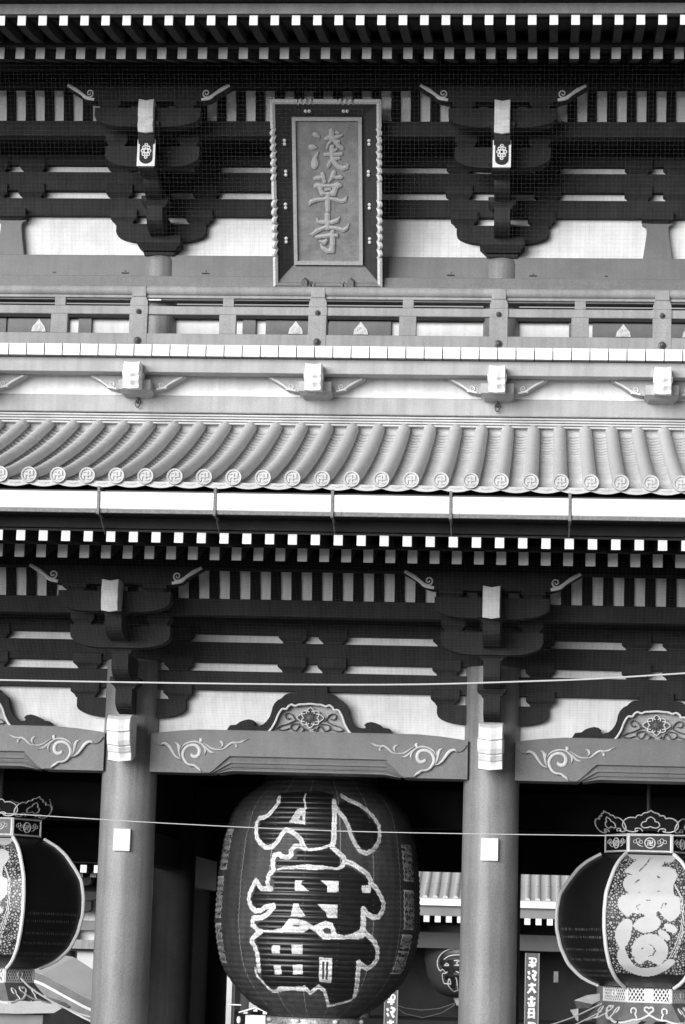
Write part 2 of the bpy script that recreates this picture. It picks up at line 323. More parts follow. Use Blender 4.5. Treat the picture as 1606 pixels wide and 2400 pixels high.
LB = [[(-.586,4.933),(-.623,4.842),(-.69,4.752),(-.77,4.69),(-.821,4.652),(-.825,4.576),(-.797,4.475),(-.742,4.4),(-.656,4.344),(-.565,4.357),(-.496,4.413),(-.435,4.501),(-.384,4.546),(-.325,4.534),(-.222,4.485),(-.15,4.431),(-.105,4.333),(-.051,4.316),(.066,4.319),(.182,4.34),(.266,4.38),(.291,4.443),(.298,4.882),(.338,5.027),(.083,5.074),(-.65,5.04)],[(.418,4.925),(.584,4.95),(.705,4.91),(.826,4.788),(.958,4.669),(1.011,4.584),(.974,4.47),(.904,4.367),(.795,4.313),(.694,4.346),(.638,4.431),(.603,4.553),(.539,4.676),(.458,4.798),(.395,4.873)],[(-.141,4.27),(.054,4.275),(.196,4.304),(.273,4.319),(.327,4.259),(.406,4.175),(.406,4.114),(.355,4.063),(.253,4.059),(.113,4.074),(-.028,4.082),(-.182,4.072),(-.34,4.057),(-.451,4.067),(-.477,4.129),(-.401,4.142),(-.292,4.144),(-.187,4.165),(-.17,4.196),(-.192,4.232),(-.174,4.27)],[(-.524,3.919),(-.471,3.975),(-.365,4.026),(-.179,4.023),(.026,4.022),(.253,4.035),(.394,4.039),(.485,4.086),(.592,4.046),(.729,3.965),(.801,3.907),(.802,3.845),(.875,3.848),(.936,3.764),(1.015,3.644),(.999,3.57),(.952,3.507),(.877,3.48),(.805,3.502),(.741,3.562),(.699,3.56),(.71,3.268),(.638,3.229),(.507,3.201),(.391,3.21),(.368,3.294),(.295,3.371),(.221,3.381),(.087,3.31),(.024,3.351),(-.076,3.391),(-.254,3.398),(-.317,3.311),(-.424,3.26),(-.564,3.257),(-.711,3.278),(-.709,3.315),(-.59,3.378),(-.459,3.527),(-.462,3.582),(-.603,3.574),(-.659,3.524),(-.735,3.522),(-.803,3.583),(-.825,3.644),(-.782,3.718),(-.758,3.823),(-.693,3.793),(-.659,3.745),(-.472,3.748),(-.48,3.882)],[(-.683,3.199),(-.594,3.22),(-.048,3.222),(.026,3.272),(.18,3.143),(.741,3.153),(.779,3.197),(.872,3.138),(.951,3.054),(.976,2.957),(.96,2.871),(.858,2.82),(.794,2.843),(.7,2.89),(.696,2.804),(.748,2.584),(.812,2.423),(.71,2.371),(.563,2.338),(.42,2.329),(.357,2.416),(.316,2.502),(.182,2.548),(.048,2.471),(-.055,2.542),(-.511,2.529),(-.582,2.491),(-.707,2.524),(-.763,2.607),(-.708,2.767),(-.707,3.034),(-.751,3.082)]]
LG = [[(-.236,4.825),(-.111,4.827),(-.097,4.613),(-.34,4.64)],[(-.192,3.888),(-.09,3.89),(-.113,3.841),(.004,3.752),(-.186,3.754)],[(.143,3.897),(.384,3.898),(.387,3.752),(.242,3.747),(.24,3.826)],[(.709,3.848),(.86,3.86),(.832,3.754),(.711,3.756)],[(-.198,3.588),(-.128,3.59),(-.12,3.548),(-.035,3.44),(-.077,3.421),(-.229,3.429)],[(.115,3.591),(.378,3.593),(.375,3.416),(.244,3.424),(.23,3.485)],[(-.726,3.278),(-.637,3.243),(-.493,3.24),(-.343,3.274),(-.253,3.392),(-.152,3.395),(-.026,3.368),(.075,3.31),(.221,3.381),(.321,3.354),(.378,3.222),(.482,3.201),(.597,3.228),(.7,3.292),(.699,3.56),(.769,3.562),(.776,3.294),(.779,3.197),(.739,3.165),(.205,3.144),(.101,3.238),(.026,3.278),(-.048,3.228),(-.55,3.215),(-.713,3.229)],[(-.498,3.046),(-.38,3.049),(-.383,2.948),(-.504,2.945)],[(-.212,3.066),(-.067,3.07),(-.066,2.952),(-.214,2.948)],[(-.492,2.794),(-.383,2.797),(-.383,2.681),(-.5,2.678)],[(-.203,2.811),(-.066,2.815),(-.069,2.69),(-.213,2.686)],[(.163,2.915),(.338,2.911),(.366,2.589),(.174,2.603)],[(-.515,2.523),(-.07,2.535),(-.03,2.469),(-.282,2.481),(-.583,2.454)]]
LH = [[(-.178,4.731),(-.143,4.731),(-.144,4.668),(-.193,4.67)],[(-.226,3.302),(-.175,3.321),(-.087,3.318),(-.124,3.292)],[(.188,3.265),(.236,3.297),(.299,3.28),(.308,3.22),(.227,3.217)],[(.206,2.865),(.236,2.866),(.248,2.635),(.217,2.637)],[(.258,2.867),(.288,2.867),(.305,2.631),(.274,2.633)]]
LS = [[(-.627,4.973,.051),(-.589,4.907,.051),(-.63,4.823,.051),(-.696,4.74,.051),(-.773,4.702,.051),(-.862,4.696,.051),(-.896,4.627,.051),(-.864,4.526,.051),(-.822,4.425,.051),(-.744,4.35,.051),(-.652,4.307,.051),(-.547,4.32,.051),(-.479,4.389,.051),(-.424,4.476,.051),(-.376,4.54,.051),(-.296,4.528,.051),(-.208,4.479,.051),(-.142,4.419,.051),(-.112,4.345,.051),(-.077,4.296,.051)],[(-.157,5.029,.022),(-.158,4.949,.022),(-.126,4.885,.022),(-.111,4.827,.022)],[(.341,4.935,.059),(.331,4.832,.059),(.323,4.643,.059),(.317,4.443,.059),(.305,4.381,.059)],[(.305,4.381,.029),(.247,4.342,.029),(.157,4.315,.029),(.053,4.297,.029),(-.024,4.285,.029),(-.09,4.302,.029)],[(.488,5.018,.049),(.586,4.957,.049),(.727,4.924,.049),(.851,4.853,.049),(.956,4.756,.049),(1.04,4.648,.049),(1.038,4.548,.049),(1.003,4.434,.049),(.901,4.318,.049),(.793,4.27,.049),(.692,4.291,.049),(.623,4.368,.049),(.569,4.477,.049),(.534,4.601,.049),(.469,4.723,.049),(.386,4.808,.049),(.345,4.897,.049)],[(-.09,4.309,.051),(-.158,4.332,.051),(-.224,4.33,.051),(-.274,4.268,.051),(-.257,4.219,.051),(-.295,4.187,.051),(-.391,4.186,.051),(-.436,4.222,.051),(-.506,4.209,.051),(-.516,4.128,.051),(-.514,4.067,.051),(-.502,4.017,.051),(-.569,3.955,.051),(-.578,3.869,.051),(-.566,3.789,.051),(-.515,3.771,.051),(-.66,3.769,.051),(-.71,3.818,.051),(-.77,3.879,.051),(-.805,3.804,.051),(-.863,3.705,.051),(-.874,3.631,.051),(-.833,3.546,.051),(-.747,3.479,.051),(-.657,3.493,.051),(-.587,3.543,.051),(-.475,3.558,.051)],[(-.473,3.533,.054),(-.552,3.446,.054),(-.65,3.395,.054),(-.772,3.387,.054),(-.789,3.301,.054),(-.712,3.241,.054)],[(-.447,4.018,.017),(-.339,4.045,.024),(-.181,4.058,.037),(-.001,4.062,.056),(.126,4.065,.049),(.253,4.057,.027),(.368,4.051,.022),(.433,4.09,.044),(.472,4.153,.056)],[(.286,4.331,.054),(.366,4.272,.054),(.445,4.213,.054),(.479,4.153,.054),(.579,4.12,.054),(.689,4.062,.054),(.786,4.004,.054),(.837,3.92,.054),(.846,3.859,.054)],[(.86,3.872,.054),(.935,3.813,.054),(1.014,3.705,.054),(1.05,3.633,.054),(1.034,3.534,.054),(.968,3.452,.054),(.878,3.441,.054),(.791,3.49,.054),(.734,3.555,.054)],[(-.652,3.224,.054),(-.78,3.142,.054),(-.819,3.093,.054),(-.771,3.033,.054),(-.74,2.936,.054),(-.744,2.827,.054),(-.758,2.717,.054)],[(-.819,2.74,.032),(-.833,2.654,.032),(-.779,2.583,.032),(-.724,2.499,.032),(-.656,2.458,.032),(-.485,2.475,.032)],[(-.056,2.523,.041),(.032,2.452,.041),(.168,2.541,.041),(.264,2.488,.041),(.327,2.403,.041),(.403,2.298,.041)],[(.403,2.298,.024),(.507,2.299,.024),(.679,2.333,.024),(.844,2.373,.024),(.859,2.424,.024)],[(.859,2.424,.059),(.796,2.585,.059),(.752,2.732,.059),(.725,2.866,.059)],[(.725,2.866,.054),(.797,2.819,.054),(.883,2.784,.054),(.953,2.822,.054),(1.018,2.909,.054),(1.003,3.031,.054),(.934,3.127,.054),(.837,3.198,.054),(.759,3.257,.054)]]
SG = [[(-.335,4.15),(-.267,4.21),(-.186,4.281),(-.073,4.308),(.094,4.301),(.182,4.268),(.135,4.209),(.224,4.212),(.301,4.179),(.338,4.112),(.325,4.044),(.29,3.976),(.292,3.853),(.358,3.811),(.374,3.712),(.369,3.613),(.292,3.523),(.226,3.505),(.149,3.563),(.093,3.627),(.06,3.582),(.116,3.518),(.116,3.452),(.029,3.373),(-.103,3.347),(-.203,3.399),(-.226,3.453),(-.149,3.532),(-.083,3.556),(-.139,3.598),(-.183,3.586),(-.238,3.596),(-.304,3.55),(-.371,3.592),(-.426,3.667),(-.427,3.767),(-.361,3.824),(-.294,3.842),(-.349,3.913),(-.359,4.003),(-.303,4.083),(-.236,4.097),(-.324,4.117)],[(-.294,4.374),(-.226,4.415),(.044,4.422),(.269,4.4),(.322,4.343),(.295,4.283),(.238,4.264),(.172,4.28),(.039,4.305),(-.186,4.293),(-.263,4.327)],[(-.337,3.516),(-.27,3.507),(-.242,3.442),(-.257,3.321),(-.299,3.2),(-.332,3.155),(-.297,3.057),(-.239,2.971),(-.183,2.918),(-.072,2.905),(.093,2.926),(.223,3.018),(.312,3.01),(.291,2.954),(.195,2.874),(.044,2.804),(-.122,2.799),(-.257,2.839),(-.359,2.902),(-.416,2.977),(-.43,3.075),(-.409,3.153),(-.455,3.25),(-.457,3.359),(-.413,3.448)],[(-.231,3.046),(-.247,3.119),(-.234,3.192),(-.195,3.258),(-.133,3.307),(-.058,3.335),(.024,3.337),(.1,3.314),(.163,3.268),(.205,3.205),(.22,3.133),(.208,3.059),(.169,2.994),(.108,2.945),(-.041,2.999),(-.128,2.942),(-.195,2.984),(-.213,3.049)],[(.335,3.39),(.323,3.367),(.292,3.357),(.249,3.363),(.206,3.384),(.174,3.414),(.163,3.445),(.174,3.469),(.205,3.479),(.248,3.472),(.291,3.451),(.323,3.421)],[(.247,3.291),(.237,3.27),(.208,3.264),(.168,3.275),(.128,3.301),(.098,3.334),(.087,3.365),(.098,3.386),(.127,3.392),(.166,3.38),(.206,3.355),(.236,3.322)]]
SHO = [[(.001,4.328,.011),(-.054,4.239,.015),(-.151,4.144,.011)],[(-.166,3.642,.011),(-.194,3.685,.009),(-.15,3.708,.009)],[(.126,3.672,.013),(.148,3.728,.015),(.187,3.729,.015),(.181,3.673,.011)],[(.081,4.083,.017),(.109,4.061,.017)],[(-.21,3.973,.015),(-.192,4.007,.02),(-.153,4.025,.015)],[(-.172,3.851,.011),(-.15,3.863,.013)],[(.072,3.88,.009),(.1,3.887,.011)],[(-.056,3.766,.011),(-.012,3.767,.009)],[(-.029,3.205,.007),(.026,3.182,.015),(.053,3.122,.02),(.029,3.067,.015),(-.031,3.049,.007)],[(-.116,3.145,.015),(-.1,3.162,.011)]]
SGS = [[(.295,3.987,.01),(.38,3.811,.01),(.402,3.603,.01),(.381,3.405,.01),(.307,3.184,.01),(.244,3.051,.01)],[(.312,3.976,.01),(.397,3.801,.01),(.419,3.603,.01),(.401,3.395,.01),(.329,3.174,.01),(.272,3.047,.01)],[(.414,3.384,.009),(.352,3.164,.009),(.3,3.04,.009)]]

# ------------------------------------------------------------------ ground
g = MB(); g.box(-400, 400, -120, 600, -0.4, 0); tag(g.build('ground', STONE), kind='structure')
pl = MB()
pl.box(-12, 12, -3.2, 12, 0.003, 0.55); tag(pl.build('stone_platform', STONE), kind='structure')

# ================================================================== THE GATE
gate = thing('temple_gate', 'two-storey temple gate with white-capped rafters, tiled middle roof and thick round columns', 'temple gate')
BAYS = [-6.47, -2.325, 2.325, 6.47]
CEN = [-4.4, 0.0, 4.4]
XE = 6.9                      # half length that is built
P = 0.25833                   # rafter pitch

# ---- lower columns
def column(x, y, z0, z1, r, material=COLP):
    c = MB(); prof = [(z0, r * 1.02), (z0 + (z1 - z0) * .5, r), (z1, r * .985), (z1, 0.001)]
    c.lathe(prof, x, y, 48); o = c.build('column', material, gate, smooth=True)
    b = MB(); b.lathe([(0.55, r * 1.5), (0.62, r * 1.5), (0.72, r * 1.15), (0.72, .01)], x, y, 32); b.build('column_base', STONE, o, smooth=True)
    return o
for x in BAYS:
    column(x, 0, 0.72, 6.62, 0.357)
    column(x, 4.1, 0.72, 6.0, 0.33, PAINT_BRK)
    column(x, 8.2, 0.72, 6.0, 0.33, PAINT_BRK)

# ---- interior
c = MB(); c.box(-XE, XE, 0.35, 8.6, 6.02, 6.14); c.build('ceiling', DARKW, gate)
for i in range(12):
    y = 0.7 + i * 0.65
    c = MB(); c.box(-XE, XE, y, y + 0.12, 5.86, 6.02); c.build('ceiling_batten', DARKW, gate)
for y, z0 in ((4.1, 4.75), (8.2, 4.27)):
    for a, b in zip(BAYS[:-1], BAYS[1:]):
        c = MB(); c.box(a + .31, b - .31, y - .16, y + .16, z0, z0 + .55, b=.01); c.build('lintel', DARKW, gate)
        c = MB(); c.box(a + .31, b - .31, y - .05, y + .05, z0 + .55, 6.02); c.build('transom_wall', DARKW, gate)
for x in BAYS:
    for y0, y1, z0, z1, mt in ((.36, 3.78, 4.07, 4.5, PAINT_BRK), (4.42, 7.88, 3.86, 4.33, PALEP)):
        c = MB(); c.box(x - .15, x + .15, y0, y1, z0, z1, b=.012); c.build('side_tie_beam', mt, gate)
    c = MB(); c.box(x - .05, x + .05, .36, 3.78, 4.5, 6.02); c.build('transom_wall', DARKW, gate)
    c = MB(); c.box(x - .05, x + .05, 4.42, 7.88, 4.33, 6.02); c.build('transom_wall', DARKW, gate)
# wooden doors folded back against the inner columns on the left of the centre bay
for x in (-2.325, 2.325):
    s = 1 if x < 0 else -1
    c = MB(); c.box(x - .06, x + .06, 4.43, 7.87, 0.56, 3.84); o = c.build('partition', DARKW, gate)

# ---- rainbow beams over the three bays
def mirror(L, s): return [(p[0] * s,) + tuple(p[1:]) for p in L]
LEAFP = [(x, z) for x, z in LEAF]
def rainbow(cx, half):
    k = half / 2.325
    dx = lambda x: x + (2.325 - half) if x < 0 else x - (2.325 - half)      # keep the end ornaments, stretch only the middle
    e = half - .30
    yb = 0.22
    def arch(z, xin, r=.25):
        L = [(-e, 5.185), (-xin - r, 5.185)]
        for i in range(1, 7):
            a = i / 6; L.append((-xin - r + r * a, 5.185 + (z - 5.185) * (1 - math.cos(a * math.pi / 2)) ** .6))
        return L
    def plate(z, xin, yf, top=True):
        A = arch(z, xin)
        tl = [(-e, 5.672), (-e + .12, 5.69), (-e + .35, 5.718), (-e + .62, 5.738)] if top else [(-e + .5, 5.6)]
        if not top: A = arch(z, xin)[1:]
        pts = A + mirror(A[::-1], -1) + mirror(tl, -1) + tl[::-1]
        if not top: pts = A + mirror(A[::-1], -1) + [(e - .5, 5.6), (-e + .5, 5.6)]
        return [(cx + p[0], p[1]) for p in pts]
    xin = half - 1.345
    b = MB()
    b.prism(plate(5.405, xin, 0), -.28, yb)
    o = b.build('rainbow_beam', PAINT, gate)
    # the end faces are cut back beneath the leaf shaped outline, so a raised cheek plate carries the scroll
    L = [(dx(x), z) for x, z in LEAFP]
    L2 = [(max(x, -e), z) for x, z in L]
    chk = L2[:-1] + [(-xin - .27, 5.19)] + [(-xin - .27 + .25 * i / 6, 5.19 + (5.405 - 5.19) * (1 - math.cos(i / 6 * math.pi / 2)) ** .6) for i in range(1, 7)]
    chk += mirror(chk[::-1], -1) + [(e - .62, 5.736), (-e + .62, 5.736), (-e + .3, 5.71)]
    # cheek outline: right part mirrored; order: left leaf downwards, arch, right leaf upwards, top back to the left
    b = MB(); b.prism([(cx + x, z) for x, z in chk], -.312, -.2805); b.build('beam_face', PAINT, o)
    # stepped moulding that follows the shallow arch
    def acurve(zz, ex):
        A = [(-xin - .27 - ex, 5.186)] + [(-xin - .27 - ex + (.25 + ex * .6) * i / 8, 5.186 + (zz - 5.186) * (1 - math.cos(i / 8 * math.pi / 2)) ** .55) for i in range(1, 9)]
        A = A + [(-xin * .5, zz)]; return A + mirror(A[::-1], -1)
    prof = [(5.405, -.31, 0), (5.403, -.262, .0), (5.345, -.285, .02), (5.318, -.292, .03), (5.312, -.255, .032), (5.30, -.255, .035), (5.27, -.272, .05), (5.264, -.278, .052), (5.26, -.25, .054), (5.248, -.25, .06), (5.238, -.268, .066), (5.222, -.268, .075), (5.214, -.24, .08), (5.214, .2, .08)]
    q = MB(); C_ = [[(cx + x, y, z) for x, z in acurve(zz, -ex * 1.0)] for zz, y, ex in prof]; m_ = len(C_[0])
    q.add([p for c_ in C_ for p in c_], [(i * m_ + k, i * m_ + k + 1, (i + 1) * m_ + k + 1, (i + 1) * m_ + k) for i in range(len(prof) - 1) for k in range(m_ - 1)])
    q.build('arch_moulding', PAINT, o)
    for s in (1, -1):
        r = MB()
        for st in SCROLL:
            r.ribbon([(cx + dx(x) * s, z, w * .98) for x, z, w in st], lambda u, v, h: (u, -.312 - h, v), -.002, .022)
        r.build('scroll_relief', SCRM, o, smooth=True)
    return o
for cx, h in zip(CEN, (2.075, 2.325, 2.075)): rainbow(cx, h)

# ---- plaster above the beam, between the columns
for a, b in zip(BAYS[:-1], BAYS[1:]):
    c = MB(); c.box(a + .1, b - .1, .0, .1, 5.6, 7.05); c.build('plaster_panel', WHITE, gate)

# ---- frog-leg struts with carved peony panels
def kaerumata(cx, k=1.0):
    c0 = KC[0]
    outl = [((x - c0) * k, z) for x, z in KAER]; outl = outl[:-1] + [(0, outl[-1][1])]
    inn = [((x - c0) * k, z) for x, z in KIN]; inn = inn[:-1] + [(0, inn[-1][1])]
    outl = [(x, max(z, 5.735)) for x, z in outl]
    z0 = 5.735
    outer = outl + mirror(outl[-2::-1], -1)
    inner = inn + mirror(inn[-2::-1], -1); inner[0] = (inner[0][0], z0); inner[-1] = (inner[-1][0], z0)
    b = MB()
    ring = [(cx + x, z) for x, z in outer] + [(cx + x, z) for x, z in inner[::-1]]
    b.prism(ring, -.19, -.02)
    o = b.build('frog_leg_strut', PAINT_BRK, gate)
    p = MB(); p.prism([(cx + x, z) for x, z in inner], -.09, -.03); p.build('carving_ground', KGREY, o)
    p = MB()
    rim = [(x, z, .028) for x, z in inner]
    p.ribbon([(cx + x, z, w) for x, z, w in rim], lambda u, v, h: (u, -.19 - h, v), -.004, .015)
    p.build('carving_rim', CARVE, o, smooth=True)
    # peony and scrolling leaves
    p = MB()
    for s in (1, -1):
        for st in KSCR:
            p.ribbon([(cx + (x - c0) * s, z, w * 1.15) for x, z, w in st], lambda u, v, h: (u, -.09 - h, v), 0, .06)
    p.build('leaf_scroll', KSCROLL, o, smooth=True)
    zc = KC[1]
    fl = MB()
    for i in range(8):
        a = math.pi / 2 + i * math.pi / 4; L_ = .15 if i % 2 == 0 else .13
        if i == 0: L_ = .16
        ca, sa = math.cos(a), math.sin(a)
        q = [(.03, -.03), (.08, -.05), (L_ * .7, -.042), (L_, 0), (L_ * .7, .042), (.08, .05), (.03, .03)]
        pts = [(cx + u * ca * 1.15 - v * sa, zc + u * sa * .85 + v * ca) for u, v in q]
        cm = (cx + .07 * ca, zc + .07 * sa)
        n = len(pts); base = [(x, -.10, z) for x, z in pts]; top = [(x, -.145, z) for x, z in pts]; mid = [(cm[0], -.115, cm[1])]
        fl.add(base + top + mid, [(j, j + 1, j + 1 + n, j + n) for j in range(n - 1)] + [(n + j, n + (j + 1) % n, 2 * n) for j in range(n)])
    fl.build('peony_petals', KDARK, o)
    pr_ = MB()
    for i in range(8):
        a = math.pi / 2 + i * math.pi / 4; L_ = .15 if i % 2 == 0 else .13
        ca, sa = math.cos(a), math.sin(a)
        q = [(.06, -.05), (L_ * .7, -.044), (L_, 0), (L_ * .7, .044), (.06, .05)]
        pr_.ribbon([(cx + u * ca * 1.15 - v * sa, zc + u * sa * .85 + v * ca, .014) for u, v in q], lambda u, v, h: (u, -.142 - h, v), 0, .012)
    pr_.build('petal_rims', CARVE, o)
    cc = MB(); cc.lathe([(0, .001), (.02, .045), (.03, .042), (.04, .001)], 0, 0, 16)
    cc.v = [(cx + x, -.115 - z * 1.2, zc + y * .85) for x, y, z in cc.v]; cc.build('peony_heart', KDARK, o, smooth=True)
    # block on top
    return o
for cx in CEN: kaerumata(cx)

# ---- bracket pieces
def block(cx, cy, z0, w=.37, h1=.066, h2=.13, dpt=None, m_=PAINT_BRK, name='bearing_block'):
    dpt = dpt or w; f = .66; b = MB(); a = w / 2; q = dpt / 2
    # concave foot in three steps, then the square lip
    zs = [0, .45, 1]; ks = [f, f + .08, 1 - .02]
    for i in range(2):
        b.frustum(cx - a * ks[i], cx + a * ks[i], cy - q * ks[i], cy + q * ks[i], z0 + h1 * zs[i], cx - a * ks[i + 1], cx + a * ks[i + 1], cy - q * ks[i + 1], cy + q * ks[i + 1], z0 + h1 * zs[i + 1])
    b.box(cx - a, cx + a, cy - q, cy + q, z0 + h1, z0 + h1 + h2, b=.006)
    return b.build(name, m_, gate)
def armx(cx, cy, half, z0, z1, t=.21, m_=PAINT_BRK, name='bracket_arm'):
    """arm parallel to the wall, rounded bottom ends"""
    h = z1 - z0; R = min(.42, half * .65); L = []
    for i in range(7):
        a = i / 6 * math.pi / 2; L.append((cx + half - R + R * math.sin(a), z0 + (h * .55) * (1 - math.cos(a))))
    pts = [(2 * cx - x, z) for x, z in L[::-1]] + L + [(cx + half, z1), (cx - half, z1)]
    b = MB(); b.prism(pts, cy - t / 2, cy + t / 2); return b.build(name, m_, gate)
def army(cx, y0, y1, z0, z1, t=.21, m_=PAINT_BRK, name='projecting_arm'):
    """arm that comes out of the wall to y0 with a rounded bottom tip"""
    h = z1 - z0; R = .45; L = []
    for i in range(7):
        a = i / 6 * math.pi / 2; L.append((y0 + R - R * math.sin(a), z0 + (h * .5) * (1 - math.cos(a))))
    pts = [(y1, z0)] + L + [(y0, z1), (y1, z1)]
    b = MB(); b.prism(pts, cx - t / 2, cx + t / 2, axis='x'); return b.build(name, m_, gate)
def spiral(cx, cz, r0, turns, s, n=22, w=.02, start=0.0):
    L = []
    for i in range(n):
        t = i / (n - 1); a = start + s * turns * 2 * math.pi * t; r = r0 * (1 - .85 * t)
        L.append((cx + r * math.cos(a), cz + r * math.sin(a), w * (1 - .35 * t)))
    return L
def boat_arm(cx, cy, half, foot, z0, z1, m_=PAINT_BRK, t=.2, sp=.055, sw=.022, edge=.05, name='boat_shaped_arm'):
    """long arm under a purlin, its wing tips edged in white with a curl"""
    W2 = half - foot; H2 = z1 - z0
    wing = [(foot, z0), (foot + W2 * .28, z0 + H2 * .13), (foot + W2 * .44, z0 + H2 * .34), (foot + W2 * .66, z0 + H2 * .61), (foot + W2 * .93, z0 + H2 * .87), (half + .01, z1)]
    pts = [(cx - x, z) for x, z in wing[::-1]] + [(cx + x, z) for x, z in wing]
    b = MB(); b.prism(pts, cy - t / 2, cy + t / 2); o = b.build(name, m_, gate)
    for s in (1, -1):
        r = MB()
        e = [(cx + s * (x - .01), z + edge * .45, edge * wd) for (x, z), wd in zip(wing[:-1], (.75, 1.05, .85, 1.05, .8))]
        r.ribbon(e, lambda u, v, h: (u, cy - t / 2 - h, v), -.002, .022)
        q = (foot + .03, z0 + edge * .9 + sp * 1.15)
        st = [(cx + s * (foot + .12), z0 + edge * 1.0, sw * .9)] + [(cx + s * (foot + .055 + (p[0])), z0 + edge * 1.0 + sp * 1.1 + p[1], p[2]) for p in spiral(0, 0, sp, 1.35, -1, w=sw, start=-math.pi * .42)]
        r.ribbon(st, lambda u, v, h: (u, cy - t / 2 - h, v), -.002, .018)
        # white underside edge wraps below the wing
        r.build('white_scroll_edge', CARVE, o, smooth=True)
    return o
def nose(cx, cy, prof, w, m_=CARVE, name='white_nose', ridge=True, swirl=None):
    """carved beam nose: side profile (y,z) swept across x with a ridged front and curved relief lines"""
    n = len(prof); xs = [-1, -.94, -.5, 0, .5, .94, 1]; off = [.016, 0, -.004, -.03 if ridge else -.004, -.004, 0, .016]
    b = MB(); v = []
    for j, (u, o_) in enumerate(zip(xs, off)):
        for (y, z, fr) in prof: v.append((cx + u * w / 2, cy + y + o_ * fr, z + (-.02 * (1 - abs(u)) if fr > .9 else 0)))
    f = []
    for j in range(len(xs) - 1):
        for i in range(n): f.append((j * n + i, j * n + (i + 1) % n, (j + 1) * n + (i + 1) % n, (j + 1) * n + i))
    f += [tuple(range(n)), tuple(range((len(xs) - 1) * n, len(xs) * n))[::-1]]
    b.add(v, f)
    o = b.build(name, m_, gate)
    if swirl:
        for s in (1, -1):
            r = MB(); st = spiral(cy + swirl[0], swirl[1], swirl[2], 1.3, -1, w=.035)
            r.ribbon([(a, z * 1.0 + 0, w_) for a, z, w_ in st], lambda u, v_, h: (cx + s * (w / 2 + h), u, v_), -.002, .015)
            r.build('side_spiral', CARVE, o, smooth=True)
    return o

def bracket_set(cx, Y, Z, upper):
    """three-stepped bracket complex. Y, Z: offsets from the lower storey's wall plane and heights"""
    h0 = .71 if not upper else .62; bx = .605 if not upper else .52
    zz = Z + (.035 if upper else 0)
    yw = 0 if not upper else .73
    # wall plane
    armx(cx, yw - .02, h0, 5.886 + zz, 6.136 + zz, m_=PAINT_BRK)
    for s in (-1, 1): block(cx + s * bx, yw - .03, 6.137 + zz, dpt=.30)
    if upper:
        b = MB(); a = .303
        b.frustum(cx - .2, cx + .2, yw - .2, yw + .2, 12.225, cx - .215, cx + .215, yw - .215, yw + .215, 12.27)
        b.frustum(cx - .215, cx + .215, yw - .215, yw + .215, 12.29, cx - .3, cx + .3, yw - .3, yw + .3, 12.372)
        b.box(cx - .303, cx + .303, yw - .303, yw + .303, 12.372, 12.49, b=.006); b.build('great_block', PAINT_BRK, gate)
    yb = yw
    army(cx, yb - .74, yb, 5.90 + zz, 6.20 + zz)
    block(cx, yb - .58, 6.20 + zz, dpt=.34, h2=.08)
    army(cx, yb - 1.12, yb, 6.28 + zz, 6.60 + zz)
    block(cx, yb - .98, 6.60 + zz, dpt=.34, h2=.08)
    y1 = Y - 1.1; y2 = Y - 1.62
    for s in (-1, 0, 1): block(cx + s * .48, y1, 6.945 + Z, w=.30, dpt=.28, h2=.1)
    armx(cx, y1, .63, 6.66 + Z, 6.945 + Z)
    army(cx, y2 - .12, yb, 6.74 + Z, 7.04 + Z)
    block(cx, y2, 7.0 + Z, w=.34, h2=.06, h1=.05, dpt=.3)
    armx(cx, y2, .70, 7.045 + Z, 7.30 + Z)
    for s in (-1, 1): block(cx + s * .50, y2, 7.30 + Z, w=.30, dpt=.28, h1=.04, h2=.05)
    boat_arm(cx, y2 - .01, 1.11, .72, 7.385 + Z, 7.615 + Z, t=.2)
    # arm between the tiers on the wall line
    for s in (-1, 1): block(cx + s * .595, yw - .02, 6.51 + Z + (.02 if upper else 0), w=.37, dpt=.30)
    # white nose of the tail rafter
    if upper:
        zt = 13.87; z_ = 13.47
        nose(cx, -1.02, [(.5, zt + .03, 0), (.0, zt + .03, 1), (-.03, zt - .1, 1), (-.02, zt - .2, 1), (.01, zt - .24, 1), (-.02, zt - .32, 1), (.03, z_, 1), (.5, z_ + .05, 0)], .205, ridge=False, m_=NOSEM)
    else:
        zt = 7.37; z_ = 7.02
        nose(cx, -2.05, [(.5, zt + .03, 0), (.0, zt + .03, 1), (-.03, zt - .1, 1), (-.01, zt - .17, 1), (-.02, zt - .24, 1), (.02, z_, 1), (.5, z_ + .05, 0)], .21, ridge=False, m_=NOSEM)
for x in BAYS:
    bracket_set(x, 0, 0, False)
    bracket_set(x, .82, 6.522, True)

# ---- end plates on the upper tail rafters: white frame, dark oval, lozenge crest
for x in BAYS:
    zc = 13.245; yy = -.86
    b = MB(); b.box(x - .105, x + .105, yy + .02, .6, 13.02, 13.42); o = b.build('tail_beam', PAINT_BRK, gate)
    b = MB()
    b.prism([(x - .118, 13.04), (x + .118, 13.04), (x + .118, 13.40), (x + .07, 13.43), (x, 13.455), (x - .07, 13.43), (x - .118, 13.40)], yy, yy + .018); b.build('end_plate', CARVE, o)
    b = MB(); b.prism([(x + .088 * math.cos(a) , zc + (.10 if math.sin(a) > 0 else -.10) + .075 * math.sin(a)) for a in [i * math.pi / 12 for i in range(24)]], yy - .006, yy); b.build('oval_field', DARKW, o)
    b = MB()
    for (u, v, r) in ((0, .085, .024), (0, -.085, .024), (.03, .045, .026), (-.03, .045, .026), (.03, -.045, .026), (-.03, -.045, .026), (.045, 0, .026), (-.045, 0, .026), (0, 0, .036)):
        b.ribbon([(x + u + r * .72 * math.cos(a), zc + v + r * .72 * math.sin(a), .016) for a in [i * math.pi / 4 for i in range(9)]], lambda p, q, h: (p, yy - .006 - h, q), -.001, .008)
    b.build('crest', CARVE, o)

